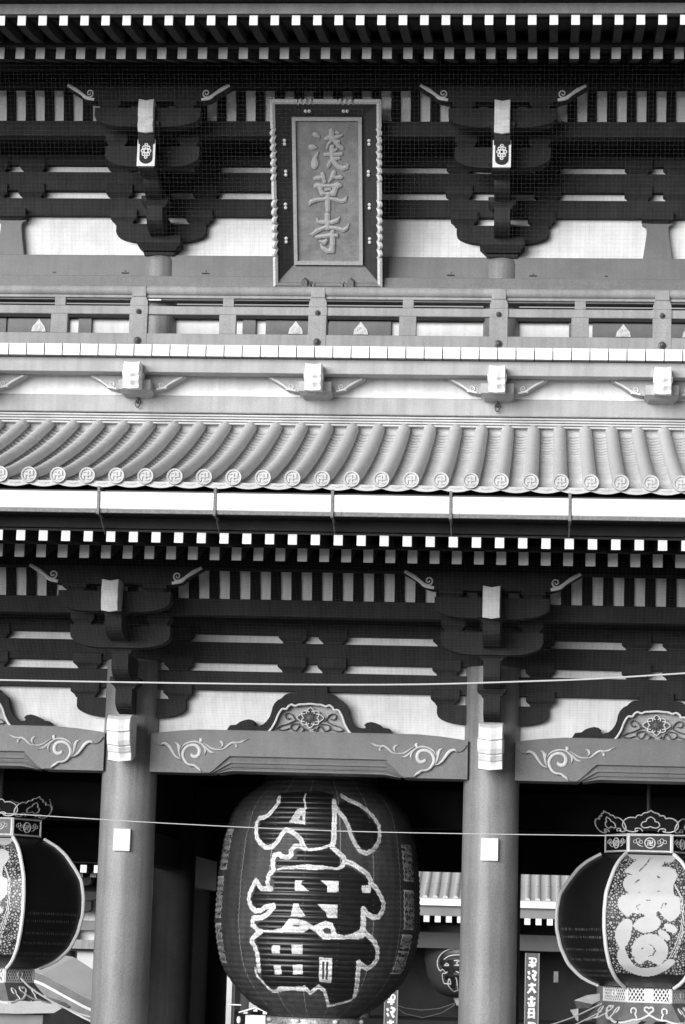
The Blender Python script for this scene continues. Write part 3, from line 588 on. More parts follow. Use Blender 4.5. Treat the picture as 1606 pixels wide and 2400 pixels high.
# ---- wall beams, blocks between them, ceilings behind the brackets
def wallbeams(yw, Z, upper):
    d = .0 if not upper else 0
    for z0, z1, yf in ((6.252, 6.51, -.12), (6.608, 6.884, -.125), (6.975, 7.24, -.13)):
        if upper: z0 += Z + .04; z1 += Z + .02
        else: z0 += .014
        c = MB(); c.box(-XE, XE, yw + yf, yw + .12, z0, z1, b=.006); c.build('wall_beam', PAINT_BRK, gate)
    zA = (6.51, 6.884)
    for k, z in enumerate(zA):
        z += Z + (.02 if upper else 0)
        for cx in CEN:
            for s in (-1, 1): block(cx + s * .258, yw - .02, z, w=.37, dpt=.30)
        if k == 1:
            for x in BAYS:
                for s in (-1, 1): block(x + s * .595, yw - .02, z, w=.37, dpt=.30)
    for cx in CEN:
        if not upper: block(cx, yw - .02, 6.185, w=.43, h1=.045, h2=.105, dpt=.32)
wallbeams(0, 0, False)
wallbeams(.73, 6.522, True)

# ---- coved soffits: purlins, ribs and white boards; ceilings
def cove(Y, Z, top, bot):
    y1, y2 = Y - 1.1, Y - 1.62
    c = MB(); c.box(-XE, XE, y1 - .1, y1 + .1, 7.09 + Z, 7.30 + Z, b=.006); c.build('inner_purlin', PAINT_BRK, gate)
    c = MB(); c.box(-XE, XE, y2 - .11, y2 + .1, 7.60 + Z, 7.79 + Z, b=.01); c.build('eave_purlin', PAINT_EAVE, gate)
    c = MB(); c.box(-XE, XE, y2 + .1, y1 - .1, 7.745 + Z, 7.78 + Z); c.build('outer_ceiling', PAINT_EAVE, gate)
    yc = y1 + 1.2 + (0 if Z == 0 else -.1)
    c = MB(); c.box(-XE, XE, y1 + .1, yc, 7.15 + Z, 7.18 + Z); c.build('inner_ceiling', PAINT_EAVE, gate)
    # curved ribs and boards
    def curve(t): # y,z
        return (y1 - .06 - .12 * t ** 1.6, bot + (top - bot) * t)
    T = [i / 6 for i in range(7)]
    n = int(XE / P)
    rib = MB(); L = [curve(t) for t in T]
    pts = [(y, z) for y, z in L] + [(y + .07, z + .02) for y, z in L[::-1]]
    rib.prism(pts, -.062, .062, axis='x')
    lo = MB(); 
    r0 = rib.build('soffit_rib', PAINT_EAVE, gate, loc=(P * .5, 0, 0))
    bd = MB(); pts = [(y + .03, z + .005) for y, z in L] + [(y + .05, z + .015) for y, z in L[::-1]]
    bd.prism(pts, -.066, .066, axis='x')
    b0 = bd.build('soffit_board', WHITE, gate, loc=(0, 0, 0))
    for i in range(-n, n + 1):
        if i != 0: dup(b0, gate, dx=i * P)
        if i != 0 and i < n: dup(r0, gate, dx=i * P)
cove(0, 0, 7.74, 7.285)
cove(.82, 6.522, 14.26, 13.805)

# ---- rafters in two tiers
def rafters(y_end, z0, z1, slope, y_in, w, name, curve=0.0):
    """square rafters with white painted ends; z0,z1 at the tip"""
    n = int(XE / P); L = []
    K = 8
    for i in range(K + 1):
        t = i / K; y = y_end + (y_in - y_end) * t; L.append((y, slope * (y - y_end) - curve * 4 * t * (1 - t)))
    a = MB(); pts = [(y, z0 + q) for y, q in L] + [(y, z1 + q) for y, q in L[::-1]]
    a.prism(pts, -w / 2, w / 2, axis='x')
    o = a.build(name, PAINT_RAFT, gate, loc=((.5 - n) * P, 0, 0))
    c = MB(); c.box(-w / 2, w / 2, y_end - .012, y_end - .0005, z0, z1 - .004, b=.003); c.build('white_rafter_end', WHITE_END, o)
    for i in range(1, 2 * n): dup(o, gate, dx=i * P)
    return o
PAINT_RAFT = mat('shaded_rafter_vermilion_paint', 0.03, 0.75, 0.12, 4, 0.2, 90, spec=0.15)  # darker vermilion, eave shade on the rafters included in the colour
rafters(-4.3, 7.497, 7.620, .17, -2.9, .102, 'flying_rafter', .02)
rafters(-3.14, 7.487, 7.647, .33, -1.4, .114, 'base_rafter')
rafters(-3.4, 13.99, 14.118, .19, -2.1, .102, 'flying_rafter', .035)
rafters(-2.27, 13.985, 14.140, .33, -.6, .114, 'base_rafter')
def eave_boards(y_tip, z_tip, slope1, y_mid, z_mid, slope2, y_in):
    c = MB(); c.prism([(y_tip + .06, z_tip + .004), (y_mid, z_tip + .004 + slope1 * (y_mid - y_tip)), (y_mid, z_tip + .03 + slope1 * (y_mid - y_tip)), (y_tip + .06, z_tip + .03)], -XE, XE, axis='x'); c.build('eave_board', PAINT_RAFT, gate)
    c = MB(); c.prism([(y_mid - .02, z_mid + .004), (y_in, z_mid + .004 + slope2 * (y_in - y_mid)), (y_in, z_mid + .03 + slope2 * (y_in - y_mid)), (y_mid - .02, z_mid + .03)], -XE, XE, axis='x'); c.build('eave_board', PAINT_EAVE, gate)
eave_boards(-4.3, 7.62, .17, -2.9, 7.66, .33, -.9)
eave_boards(-3.4, 14.118, .19, -2.1, 14.15, .33, -.1)
c = MB(); c.box(-XE, XE, -3.19, -3.04, 7.652, 7.72, b=.006); c.build('rafter_batten', PAINT_RAFT, gate)
c = MB(); c.box(-XE, XE, -2.32, -2.17, 14.145, 14.225, b=.006); c.build('rafter_batten', PAINT_RAFT, gate)
c = MB(); c.box(-XE, XE, -4.26, -4.12, 7.66, 7.80, b=.006); c.build('eave_fascia', DARKW, gate)  # dark tone paints in the gutter's shade on the fascia
c = MB(); c.box(-XE, XE, -4.65, -4.1, 7.785, 7.797); c.build('gutter_shade_board', DARKW, gate)  # added dark sheet standing in for shade behind the gutter
c = MB(); c.box(-XE, XE, -3.33, -3.2, 14.165, 14.30, b=.006); c.build('eave_fascia', PAINT_LIT, gate)
c = MB(); c.box(-XE, XE, -3.31, -3.22, 14.13, 14.165); c.build('eave_fascia', PAINT_EAVE, gate)

c = MB(); c.box(-XE, XE, .02, .12, 7.24, 9.62); c.build('sky_leak_board', DARKW, gate)  # dark boards added here and below to stop sky leaking through the eaves
c = MB(); c.box(-XE, XE, .8, .9, 12.2, 16.2); c.build('sky_leak_board', DARKW, gate)
# ---- upper eave edge and roof
c = MB(); c.box(-XE, XE, -3.95, -3.35, 14.30, 14.36); c.build('tile_bed', DARKW, gate)
c = MB(); c.prism([(-3.9, 14.36), (-3.9, 14.42), (-1, 15.3), (3, 17.3), (3, 17.1), (-1, 15.1)], -XE, XE, axis='x'); c.build('upper_roof', TILE, gate)
c = MB(); c.box(-XE, XE, -4.16, -3.98, 14.34, 14.52, b=.004); c.build('gutter', GUTTER, gate)
c = MB(); c.box(-XE, XE, -4.18, -3.6, 14.325, 14.338); c.build('gutter_shade_sheet', DARKW, gate)  # dark sheet added to paint in the shadow below the gutter

# ---- middle roof: pan tiles, cover tiles, end discs
Q = 4.65 / 14
RP = [(-4.5, 8.195), (-3.9, 8.365), (-3.38, 8.535), (-2.82, 8.72), (-2.24, 8.925), (-1.64, 9.15), (-1.03, 9.40), (-.62, 9.575), (-.40, 9.68)]
def roofz(y): return float(np.interp(y, [a for a, b in RP], [b for a, b in RP])) 
cov = MB(); ys = []
y = -4.55; k = 0
rad = .083
v = []; seg = 10; Ls = []
while y < -.40:
    y2 = min(y + .3, -.40)
    Ls += [(y, rad * 1.012), (y + .012, rad * 1.012), (y + .016, rad), (y2 - .0005, rad)]
    y = y2
for y, r in Ls:
    z = roofz(y)
    for s_ in range(seg + 1):
        a = math.pi * (s_ / seg) * 1.1 - math.pi * .05; v.append((r * math.cos(a), y, z + r * math.sin(a) * 1.0))
f = [(i * (seg + 1) + s_, i * (seg + 1) + s_ + 1, (i + 1) * (seg + 1) + s_ + 1, (i + 1) * (seg + 1) + s_) for i in range(len(Ls) - 1) for s_ in range(seg)]
f += [tuple(range(seg + 1)), tuple(range((len(Ls) - 1) * (seg + 1), len(Ls) * (seg + 1)))]
cov.add(v, f)
NR = 20
cov0 = cov.build('cover_tile_row', TILE_COV, gate, smooth=True, loc=((.5 - NR) * Q - .033, 0, 0))
# end disc with the Buddhist manji in relief
def disc(R=.093, d=.08):
    b = MB(); prof = [(0, .001), (0, R * .70), (-.004, R * .74), (.014, R * .78), (.018, R * .95), (.012, R), (-d, R), (-d, .001)]
    b.lathe(prof, 0, 0, 32)
    b.v = [(x, -4.565 - z, 8.208 + y) for x, y, z in b.v]
    return b
def manji(cx, cz, yf, s, th=.006, w=None):
    """left-facing manji strokes"""
    w = w or s * .30; b = MB(); h = w / 2
    def bx(x0, x1, z0, z1): b.box(cx + x0, cx + x1, yf - th, yf + .002, cz + z0, cz + z1)
    bx(-h, h, -s, s); bx(-s, -h, -h, h); bx(h, s, -h, h)
    bx(-s, -h, s - w, s); bx(h, s, -s, -s + w)
    bx(-s, -s + w, -s, -h); bx(s - w, s, h, s)
    return b
dd = disc(); d0 = dd.build('end_disc', TILE, cov0, smooth=True)
mj = manji(0, 8.208, -4.565, .048, th=.013, w=.015)
# manji joined into the disc part (same fired clay)
dmesh = MB(); dmesh.v = list(dd.v); dmesh.f = list(dd.f); dmesh.mi = list(dd.mi); dmesh.add(mj.v, mj.f)
bpy.data.objects.remove(d0)
dmesh.build('end_disc', TILE, cov0, smooth=True)
for i in range(1, 2 * NR): dup(cov0, gate, dx=i * Q)
# pan tile row: short overlapping curved tiles
pan = MB(); st = .165; y = -4.46; hw = Q / 2
def panz(u): return -.075 + .07 * (u / hw) ** 2
US = [-hw, -.11, -.07, -.03, 0, .03, .07, .11, hw]
while y < -.45:
    y2 = min(y + st, -.44)
    za, zb = roofz(y) , roofz(y2)
    jz = random.uniform(-.002, .002)
    v = [(u, y, za + panz(u) + .026 + jz) for u in US] + [(u, y2 + .01, zb + panz(u) + .004 + jz) for u in US] + [(u, y, za + panz(u) - .004) for u in US]
    n = len(US); f = [(i, i + 1, n + i + 1, n + i) for i in range(n - 1)] + [(i, 2 * n + i, 2 * n + i + 1, i + 1) for i in range(n - 1)]
    pan.add(v, f); y = y2
pan0 = pan.build('pan_tile_row', TILE, gate, loc=((-NR) * Q - .033, 0, 0))
e = MB()
arc = [(-.166, 8.160), (-.11, 8.156), (-.06, 8.151), (0, 8.150), (.06, 8.151), (.11, 8.156), (.166, 8.160)]
low = [(.166, 8.112), (.11, 8.096), (.06, 8.086), (0, 8.082), (-.06, 8.086), (-.11, 8.096), (-.166, 8.112)]
e.prism(arc + low, -4.545, -4.50)
rimp = [(x, z + .008) for x, z in low[::-1]] + [(x, z - .004) for x, z in low]
e.prism(rimp, -4.556, -4.545)
for u in (-.05, -.025, 0, .025, .05): e.box(u - .008, u + .008, -4.553, -4.545, 8.112 + abs(u) * .15, 8.124 + abs(u) * .15)
e.build('pan_end_tile', TILE, pan0)
for i in range(1, 2 * NR + 1): dup(pan0, gate, dx=i * Q)
c = MB(); c.prism([(-4.45, 8.06), (-4.45, 8.02), (-.3, 9.45), (-.3, 9.5)], -XE, XE, axis='x'); c.build('roof_deck', DARKW, gate)
c = MB(); c.box(-XE, XE, -4.48, -4.2, 7.95, 8.055); c.build('tile_bed', IRON, gate)
# wall flashing behind tile tops and the flat ridge courses
c = MB(); c.box(-XE, XE, -.42, -.36, 9.45, 9.672); c.build('flashing_board', TILE_COV, gate)
for i in range(4):
    c = MB(); z = 9.672 + i * .033
    c.box(-XE, XE, -.52 - .012 * i, -.3, z, z + .024, b=.004); c.build('ridge_tile_course', TILE, gate)
    c = MB(); c.box(-XE, XE, -.49, -.3, z + .024, z + .033); c.build('mortar_bed', GREYMET, gate)

# ---- gutter and straps under the middle eave
gx = [-2.022 + 1.312 * i for i in range(-4, 8)]
first = None
for i, x in enumerate(gx[:-1]):
    b = MB(); L_ = 1.312
    pts = [(-4.70, 7.80), (-4.715, 7.81), (-4.72, 7.995), (-4.70, 8.0), (-4.70, 7.83), (-4.56, 7.83), (-4.56, 7.80)]
    b.prism(pts, x + .105, x + .105 + L_ - .0035, axis='x'); b.build('gutter_section', GUTTER, gate)
    b = MB(); b.prism([(-4.705, 7.762), (-4.705, 7.797), (-4.66, 7.797), (-4.66, 7.762)], x + .105, x + .105 + L_ - .0035, axis='x'); b.build('gutter_lip', GREYMET, gate)
for x in gx:
    b = MB(); b.box(x - .016, x + .016, -4.735, -4.722, 7.745, 8.05, b=.003); b.box(x - .016, x + .016, -4.735, -4.45, 8.045, 8.057)
    b.box(x - .016, x + .016, -4.735, -4.40, 7.742, 7.752)
    b.tube([(x, -4.55, 7.745), (x, -4.2, 7.60)], .008, 6)
    b.build('gutter_strap', GREYMET, gate)

# ---- lower beam of the upper storey, rings, plaster strip
c = MB(); c.box(-XE, XE, -.60, -.3, 9.805, 10.03, b=.01); c.build('sill_beam', PAINT_SILL, gate)
c = MB(); c.box(-XE, XE, -.592, -.3, 10.03, 10.45); c.build('plaster_panel', WHITE, gate)
for x in BAYS:
    b = MB(); b.tube([(x + .03 * math.cos(a), -.655, 9.905 + .052 * math.sin(a)) for a in [i * math.pi / 8 for i in range(17)]], .008, 6, cap=False)
    b.box(x - .026, x + .026, -.65, -.60, 9.915, 9.965, b=.008); b.box(x - .007, x + .007, -.67, -.6, 9.92, 9.985); b.build('iron_ring', IRON, gate)
POSTS = [-6.47, -4.4, -2.325, 0.0, 2.325, 4.4, 6.47]
for x in POSTS:
    b = MB(); b.box(x - .21, x + .21, -.98, -.55, 10.02, 10.15, b=.005); b.frustum(x - .16, x + .16, -.88, -.55, 9.985, x - .2, x + .2, -.96, -.55, 10.02); b.build('seat_block', PAINT_SILL, gate)
    boat_arm(x, -.70, .62, .27, 10.055, 10.245, m_=PAINT_SILL, t=.16, sp=.040, sw=.016, edge=.026)
    zt = 10.33; nose(x, -1.22, [(.4, zt + .02, 0), (.0, zt, 1), (-.04, zt - .08, 1), (-.05, zt - .16, 1), (-.02, zt - .19, 1), (-.045, zt - .25, 1), (.0, zt - .30, 1), (-.02, zt - .345, 1), (.06, zt - .35, 0), (.4, zt - .28, 0)], .21, swirl=(.05, 10.19, .06))
c = MB(); c.box(-XE, XE, -1.0, -.8, 10.245, 10.43, b=.006); c.build('balcony_beam', PAINT_SILL, gate)
# ---- balcony floor boards with white ends
W_ = .2325; n = int(XE / W_)
b = MB(); b.box(-W_ / 2 + .006, W_ / 2 - .006, -1.098, .70, 10.436, 10.58); fb = b.build('floor_board', PAINT_LIT, gate, loc=((.5 - n) * W_, 0, 0))
b = MB(); b.box(-W_ / 2 + .0065, W_ / 2 - .0065, -1.108, -1.0985, 10.434, 10.583, b=.002); b.build('white_board_end', WHITE_END, fb)
for i in range(1, 2 * n): dup(fb, gate, dx=i * W_)
c = MB(); c.box(-XE, XE, -1.07, .7, 10.44, 10.55); c.build('floor_joist_board', DARKW, gate)
# ---- railing
yr = -.83
c = MB(); c.box(-XE, XE, yr - .05, yr + .05, 10.583, 10.786, b=.006); c.build('bottom_rail', PAINT_LIT, gate)
c = MB(); c.box(-XE, XE, yr - .035, yr + .035, 11.042, 11.154, b=.008); c.build('middle_rail', PAINT_LIT, gate)
c = MB(); c.tube([(-XE, yr, 11.365), (XE, yr, 11.365)], .068, 20); c.build('top_rail', PAINT_LIT, gate, smooth=True)
c = MB(); c.box(-XE, XE, yr - .035, yr + .035, 11.262, 11.297, b=.004); c.build('rail_fillet', PAINT_LIT, gate)
for x in POSTS:
    b = MB(); b.box(x - .118, x + .118, yr - .056, yr + .056, 10.55, 11.042, b=.006)
    b.prism([(x - .11, 11.154), (x + .11, 11.154), (x + .115, 11.20), (x + .09, 11.27), (x - .09, 11.27), (x - .115, 11.20)], yr - .06, yr + .06)
    b.box(x - .118, x + .118, yr - .054, yr + .054, 11.042, 11.154)
    b.box(x - .092, x + .092, yr - .075, yr + .07, 11.27, 11.405, b=.006)
    o = b.build('rail_post', PAINT_LIT, gate)
    for z, r, dz in ((11.072, .036, 0), (10.685, .052, 0)):
        q = MB(); q.lathe([(0, r), (.012, r * .95), (.02, r * .6), (.035, r * .5), (.045, r * .25), (.047, .001)], 0, 0, 20)
        q.v = [(x + a, yr - .058 - c_, z + b_) for a, b_, c_ in q.v]; q.build('bolt_cap', BRONZE, o, smooth=True)
for a, b_ in zip(POSTS[:-1], POSTS[1:]):
    mx = (a + b_) / 2
    c = MB(); c.box(mx - .11, mx + .11, yr - .045, yr + .045, 10.786, 11.042, b=.006); c.build('rail_baluster', PAINT_LIT, gate)
    c = MB(); c.box(mx - .07, mx + .07, yr - .035, yr + .035, 11.154, 11.262, b=.004); c.build('rail_baluster', PAINT_LIT, gate)

# ---- upper storey wall
yw = .73
for x in BAYS:
    c = MB(); c.lathe([(10.58, .245), (12.16, .240), (12.21, .225), (12.225, .205), (12.225, .001)], x, yw, 40); c.build('column', COLP, gate, smooth=True)
c = MB(); c.box(-XE, XE, .57, .8, 11.905, 12.24, b=.006); c.build('tie_beam', PAINT, gate)
c = MB(); c.box(-XE, XE, .38, .56, 11.56, 11.90, b=.006); c.build('clasping_beam', PAINT, gate)
c = MB(); c.box(-XE, XE, .62, .8, 11.375, 11.56); c.build('head_beam', PAINT_BRK, gate)
for a, b_ in zip(BAYS[:-1], BAYS[1:]):
    c = MB(); c.box(a, b_, .74, .8, 12.24, 13.6); c.build('plaster_panel', WHITE, gate)
    mid = (a + b_) / 2
    c = MB(); c.box(a, b_, .72, .78, 10.6, 11.375); c.build('plaster_panel', WHITE, gate)
    for s in (-1, 1):
        c = MB(); c.box(mid + s * 1.075 - .088, mid + s * 1.075 + .088, .66, .719, 10.6, 11.375); c.build('wall_post', PAINT, gate)
        c = MB(); x0, x1 = sorted((mid + s * .012, mid + s * .85)); c.box(x0, x1, .67, .719, 10.6, 11.37, b=.004); o = c.build('door_leaf', PAINT, gate)
        q = MB(); cxx = mid + s * .44
        q.prism([(cxx - .10, 11.18), (cxx + .10, 11.18), (cxx + .085, 11.25), (cxx + .05, 11.29), (cxx + .02, 11.33), (cxx, 11.36), (cxx - .02, 11.33), (cxx - .05, 11.29), (cxx - .085, 11.25)], .655, .67)
        for r in (.05, .03): q.ribbon([(cxx + r * math.cos(a_), 11.235 + r * math.sin(a_), .008) for a_ in [i * math.pi / 8 for i in range(17)]], lambda u, v, h: (u, .655 - h, v), 0, .006)
        q.build('gilt_fitting', GOLDW, o)
        c = MB(); c.box(mid + s * .68 - .02, mid + s * .68 + .02, .35, .38, 11.93, 11.942); c.box(mid + s * 1.65 - .05, mid + s * 1.65 + .05, .33, .38, 11.926, 11.936); c.tube([(mid + s * 1.65, .36, 11.93), (mid + s * 1.65, .36, 11.97)], .012, 6); c.build('iron_hook', IRON, gate)
for x in BAYS:
    q = MB(); q.prism([(x - .085, 11.55), (x + .085, 11.55), (x + .085, 11.575), (x + .045, 11.61), (x + .02, 11.63), (x, 11.66), (x - .02, 11.63), (x - .045, 11.61), (x - .085, 11.575)], .355, .379); q.build('gilt_fitting', GOLDW, gate)
# bell-shaped struts with their blocks
for x in CEN:
    prof = [(.195, 12.242), (.178, 12.36), (.16, 12.48), (.145, 12.60), (.142, 12.66), (.15, 12.70), (.19, 12.725), (.205, 12.735)]
    b = MB(); b.prism([(x + a, z) for a, z in prof] + [(x - a, z) for a, z in prof[::-1]], .60, .74); b.build('bell_strut', PAINT, gate)
    block(x, .66, 12.735, w=.42, h1=.03, h2=.12, dpt=.3)
# ================================================================== name plaque
pq = thing('name_plaque', 'tall framed temple name plaque with three raised characters hung under the upper eave', 'plaque', (0.008, .35, 11.751))
PUv = Vector((0, -1.15, 2.223)).normalized(); PNv = Vector((0, -PUv.z, PUv.y))     # PN points out of the board to the viewer
if PNv.y > 0: PNv = -PNv
def PL(u, v, h): return tuple(Vector((u, 0, 0)) + PUv * v + PNv * h)
def pprism(b, pts, h0, h1, mi=0):
    n = len(pts); b.add([PL(u, v, h0) for u, v in pts] + [PL(u, v, h1) for u, v in pts], [tuple(range(n)), tuple(range(2 * n - 1, n - 1, -1))] + [(i, (i + 1) % n, (i + 1) % n + n, i + n) for i in range(n)], mi)
# flared lacquer frame: four sloping boards from the rim back to the inner frame
o4 = [(-.69, .05), (.69, .05), (.69, 2.46), (-.69, 2.46)]; i4 = [(-.47, .27), (.47, .27), (.47, 2.26), (-.47, 2.26)]
for k in range(4):
    a, b_ = o4[k], o4[(k + 1) % 4]; c_, d_ = i4[(k + 1) % 4], i4[k]
    q = MB(); q.add([PL(*a, -.01), PL(*b_, -.01), PL(*c_, -.16), PL(*d_, -.16), PL(*a, -.05), PL(*b_, -.05), PL(*c_, -.2), PL(*d_, -.2)], [(0, 1, 2, 3), (7, 6, 5, 4), (0, 4, 5, 1), (1, 5, 6, 2), (2, 6, 7, 3), (3, 7, 4, 0)])
    q.build('flared_frame_board', PFRAME if k != 0 else PFRB, pq)
# scalloped gilt rim
def rim_side(n_pts): pass
def scallop(a, b_, bumps, out, w=.06, name='scalloped_rim', mt=None):
    """rim from a to b: a strip whose edges ripple where the scallops are; bumps: list of (t0,t1,count)"""
    A = Vector((a[0], a[1])); B = Vector((b_[0], b_[1])); d = B - A; L_ = d.length; d.normalize(); nrm = Vector(out)
    T = []
    for i in range(161):
        t = i / 160; off = 0; hh = 0
        for t0, t1, c_ in bumps:
            if t0 <= t <= t1:
                ph = (t - t0) / (t1 - t0) * c_; fr = ph - math.floor(ph); off = -.05 * abs(math.sin(math.pi * fr)) ** .7 + .034; hh = .05 * abs(math.sin(math.pi * fr)) ** .6 - .025
        T.append((t, off, hh))
    q = MB(); v = []
    for t, off, hh in T:
        p = A + d * (L_ * t); m0 = p - nrm * 0 + nrm * (-off * .6); 
        o_ = p + nrm * (.004 - off * .5); i_ = p - nrm * (w + off * .5)
        # mitre the ends
        e = min(t, 1 - t) * L_
        if e < w: i_ = p - nrm * w + d * ((w - e) if t < .5 else -(w - e))
        v += [PL(o_.x, o_.y, -.03), PL(o_.x, o_.y, .03 + hh), PL((o_.x + i_.x) / 2, (o_.y + i_.y) / 2, .045 + hh), PL(i_.x, i_.y, .02 + hh), PL(i_.x, i_.y, -.04)]
    f = [(i * 5 + k, i * 5 + k + 1, i * 5 + k + 6, i * 5 + k + 5) for i in range(160) for k in range(4)] + [(i * 5, i * 5 + 5, i * 5 + 9, i * 5 + 4) for i in range(160)]
    f += [(0, 1, 2, 3, 4), tuple(range(800, 805))]
    q.add(v, f); return q.build(name, mt or PRIM, pq, smooth=True)
Wp, Hp = .728, 2.505
sd = [(.18, .44, 7), (.53, .83, 7)]
sd = [(.16, .47, 7), (.565, .845, 7)]
scallop((-Wp, 0), (-Wp, Hp), sd, (-1, 0)); scallop((Wp, 0), (Wp, Hp), sd, (1, 0))
scallop((-Wp, Hp), (Wp, Hp), [(.25, .39, 3), (.61, .75, 3)], (0, 1)); scallop((-Wp, 0), (Wp, 0), [(.27, .39, 3), (.61, .73, 3)], (0, -1), mt=PFRB)
# gilt bosses in pairs on the dark band
for (u, v, vert) in ((-.25, 2.34, 0), (.25, 2.34, 0), (-.56, 1.93, 1), (.56, 1.93, 1), (-.55, 1.52, 1), (.55, 1.52, 1), (-.56, 1.08, 1), (.56, 1.08, 1), (-.56, .62, 1), (.56, .62, 1)):
    q = MB()
    for s in (-1, 1):
        du, dv = (0, s * .024) if vert else (s * .024, 0)
        m1 = MB(); m1.lathe([(0, .024), (.012, .02), (.02, .001)], 0, 0, 12)
        q.add([PL(u + du + x, v + dv + y, -.075 + z) for x, y, z in m1.v], m1.f)
    q.build('gilt_boss', PRIM, pq, smooth=True)
for s in (-1, 1):
    q = MB(); pprism(q, [(s * .31 - .04, -.01), (s * .31 + .04, -.01), (s * .31 + .04, .10), (s * .31, .13), (s * .31 - .04, .10)], -.02, .09); q.build('support_cleat', PFRB, pq)
# inner frame (four bars) and board
for u0, u1, v0, v1 in ((-.462, -.415, .28, 2.254), (.415, .462, .28, 2.254), (-.4145, .4145, .28, .327), (-.4145, .4145, 2.207, 2.254)):
    q = MB(); pprism(q, [(u0, v0), (u1, v0), (u1, v1), (u0, v1)], -.19, -.105); q.build('inner_frame_bar', CHARM, pq)
q = MB(); pprism(q, [(-.46, .29), (.46, .29), (.46, 2.25), (-.46, 2.25)], -.20, -.15); q.build('board', BOARD, pq)
for ch in PCHAR:
    q = MB()
    us = [p[0] for P_ in ch['p'] for p in P_] + [p[0] for s in ch['s'] for p in s]; vs = [p[1] for P_ in ch['p'] for p in P_] + [p[1] for s in ch['s'] for p in s]
    cs = .0075; u0, u1, v0, v1 = min(us) - .05, max(us) + .05, min(vs) - .05, max(vs) + .05
    nu, nv = int((u1 - u0) / cs), int((v1 - v0) / cs)
    U_, V_ = np.meshgrid(u0 + (np.arange(nu) + .5) * cs, v0 + (np.arange(nv) + .5) * cs)
    M_ = np.zeros(U_.shape, bool)
    holes = ch.get('h', [])
    for P_ in ch['p']: M_ |= inpoly(U_, V_, smoothpoly(P_))
    for P_ in holes: M_ &= ~inpoly(U_, V_, P_)
    for S_ in ch['s']: M_ |= instroke(U_, V_, S_)
    # height: chamfered by distance from the edge (erode twice)
    def er(m): 
        r = m.copy(); r[1:] &= m[:-1]; r[:-1] &= m[1:]; r[:, 1:] &= m[:, :-1]; r[:, :-1] &= m[:, 1:]; return r
    H = np.zeros(M_.shape); e_ = M_
    for k in range(2): e_ = er(e_); H += e_
    # vertex grid
    Hv = np.full((nv + 1, nu + 1), -1.0)
    for dj in (0, 1):
        for di in (0, 1):
            sub = Hv[dj:dj + nv, di:di + nu]; np.copyto(sub, np.where(M_, np.where(sub < 0, H, np.minimum(sub, H)), sub))
    ids = -np.ones((nv + 1, nu + 1), int); vv = []
    js, is_ = np.nonzero(M_)
    def vid(j, i):
        if ids[j, i] < 0: ids[j, i] = len(vv); vv.append(PL(u0 + i * cs, v0 + j * cs, -.15 + .022 + .004 * Hv[j, i]))
        return ids[j, i]
    ff = []; base = {}
    def bid(j, i):
        if (j, i) not in base: base[(j, i)] = len(vv); vv.append(PL(u0 + i * cs, v0 + j * cs, -.15))
        return base[(j, i)]
    for j, i in zip(js, is_):
        ff.append((vid(j, i), vid(j, i + 1), vid(j + 1, i + 1), vid(j + 1, i)))
        for (dj, di, a, b_) in ((-1, 0, (j, i), (j, i + 1)), (1, 0, (j + 1, i + 1), (j + 1, i)), (0, -1, (j + 1, i), (j, i)), (0, 1, (j, i + 1), (j + 1, i + 1))):
            jj, ii = j + dj, i + di
            if not (0 <= jj < nv and 0 <= ii < nu) or not M_[jj, ii]: ff.append((vid(*b_), vid(*a), bid(*a), bid(*b_)))
    q.add(vv, ff); q.build('raised_character', CHARM, pq)

# ================================================================== big paper lantern
LXc, LYc = -.02, 2.0
big = thing('giant_paper_lantern', 'giant ribbed paper lantern with huge outlined black characters hanging in the middle opening', 'lantern', (LXc, LYc, 0))
BL = [(2.13, .56), (2.16, .64), (2.255, .82), (2.42, 1.01), (2.62, 1.18), (2.80, 1.28), (3.06, 1.345), (3.36, 1.385), (3.98, 1.36), (4.46, 1.30), (4.80, 1.20), (5.0, 1.06), (5.14, .88), (5.25, .75)]
zz_ = np.array([a for a, b in BL]); rr_ = np.array([b for a, b in BL])
RIBP = .072
def blr(z):
    # smooth body with paper sagging between bamboo hoops
    k = np.array([-.05, -.025, 0, .025, .05]); base = np.mean([np.interp(np.asarray(z) + q_, zz_, rr_) for q_ in k], axis=0)
    ph = (np.asarray(z) / RIBP) % 1.0
    return base + .014 * (1 - 4 * (ph - .5) ** 2) - .008 + 0 * base
zs = np.arange(2.13, 5.25, RIBP / 6)
q = MB(); q.lathe([(float(z), float(blr(z))) for z in zs], 0, 0, 120); q.build('ribbed_paper_body', PAPER, big, smooth=False).data.polygons.foreach_set('use_smooth', [True] * 0 or [True] * len(bpy.data.objects['ribbed_paper_body'].data.polygons))
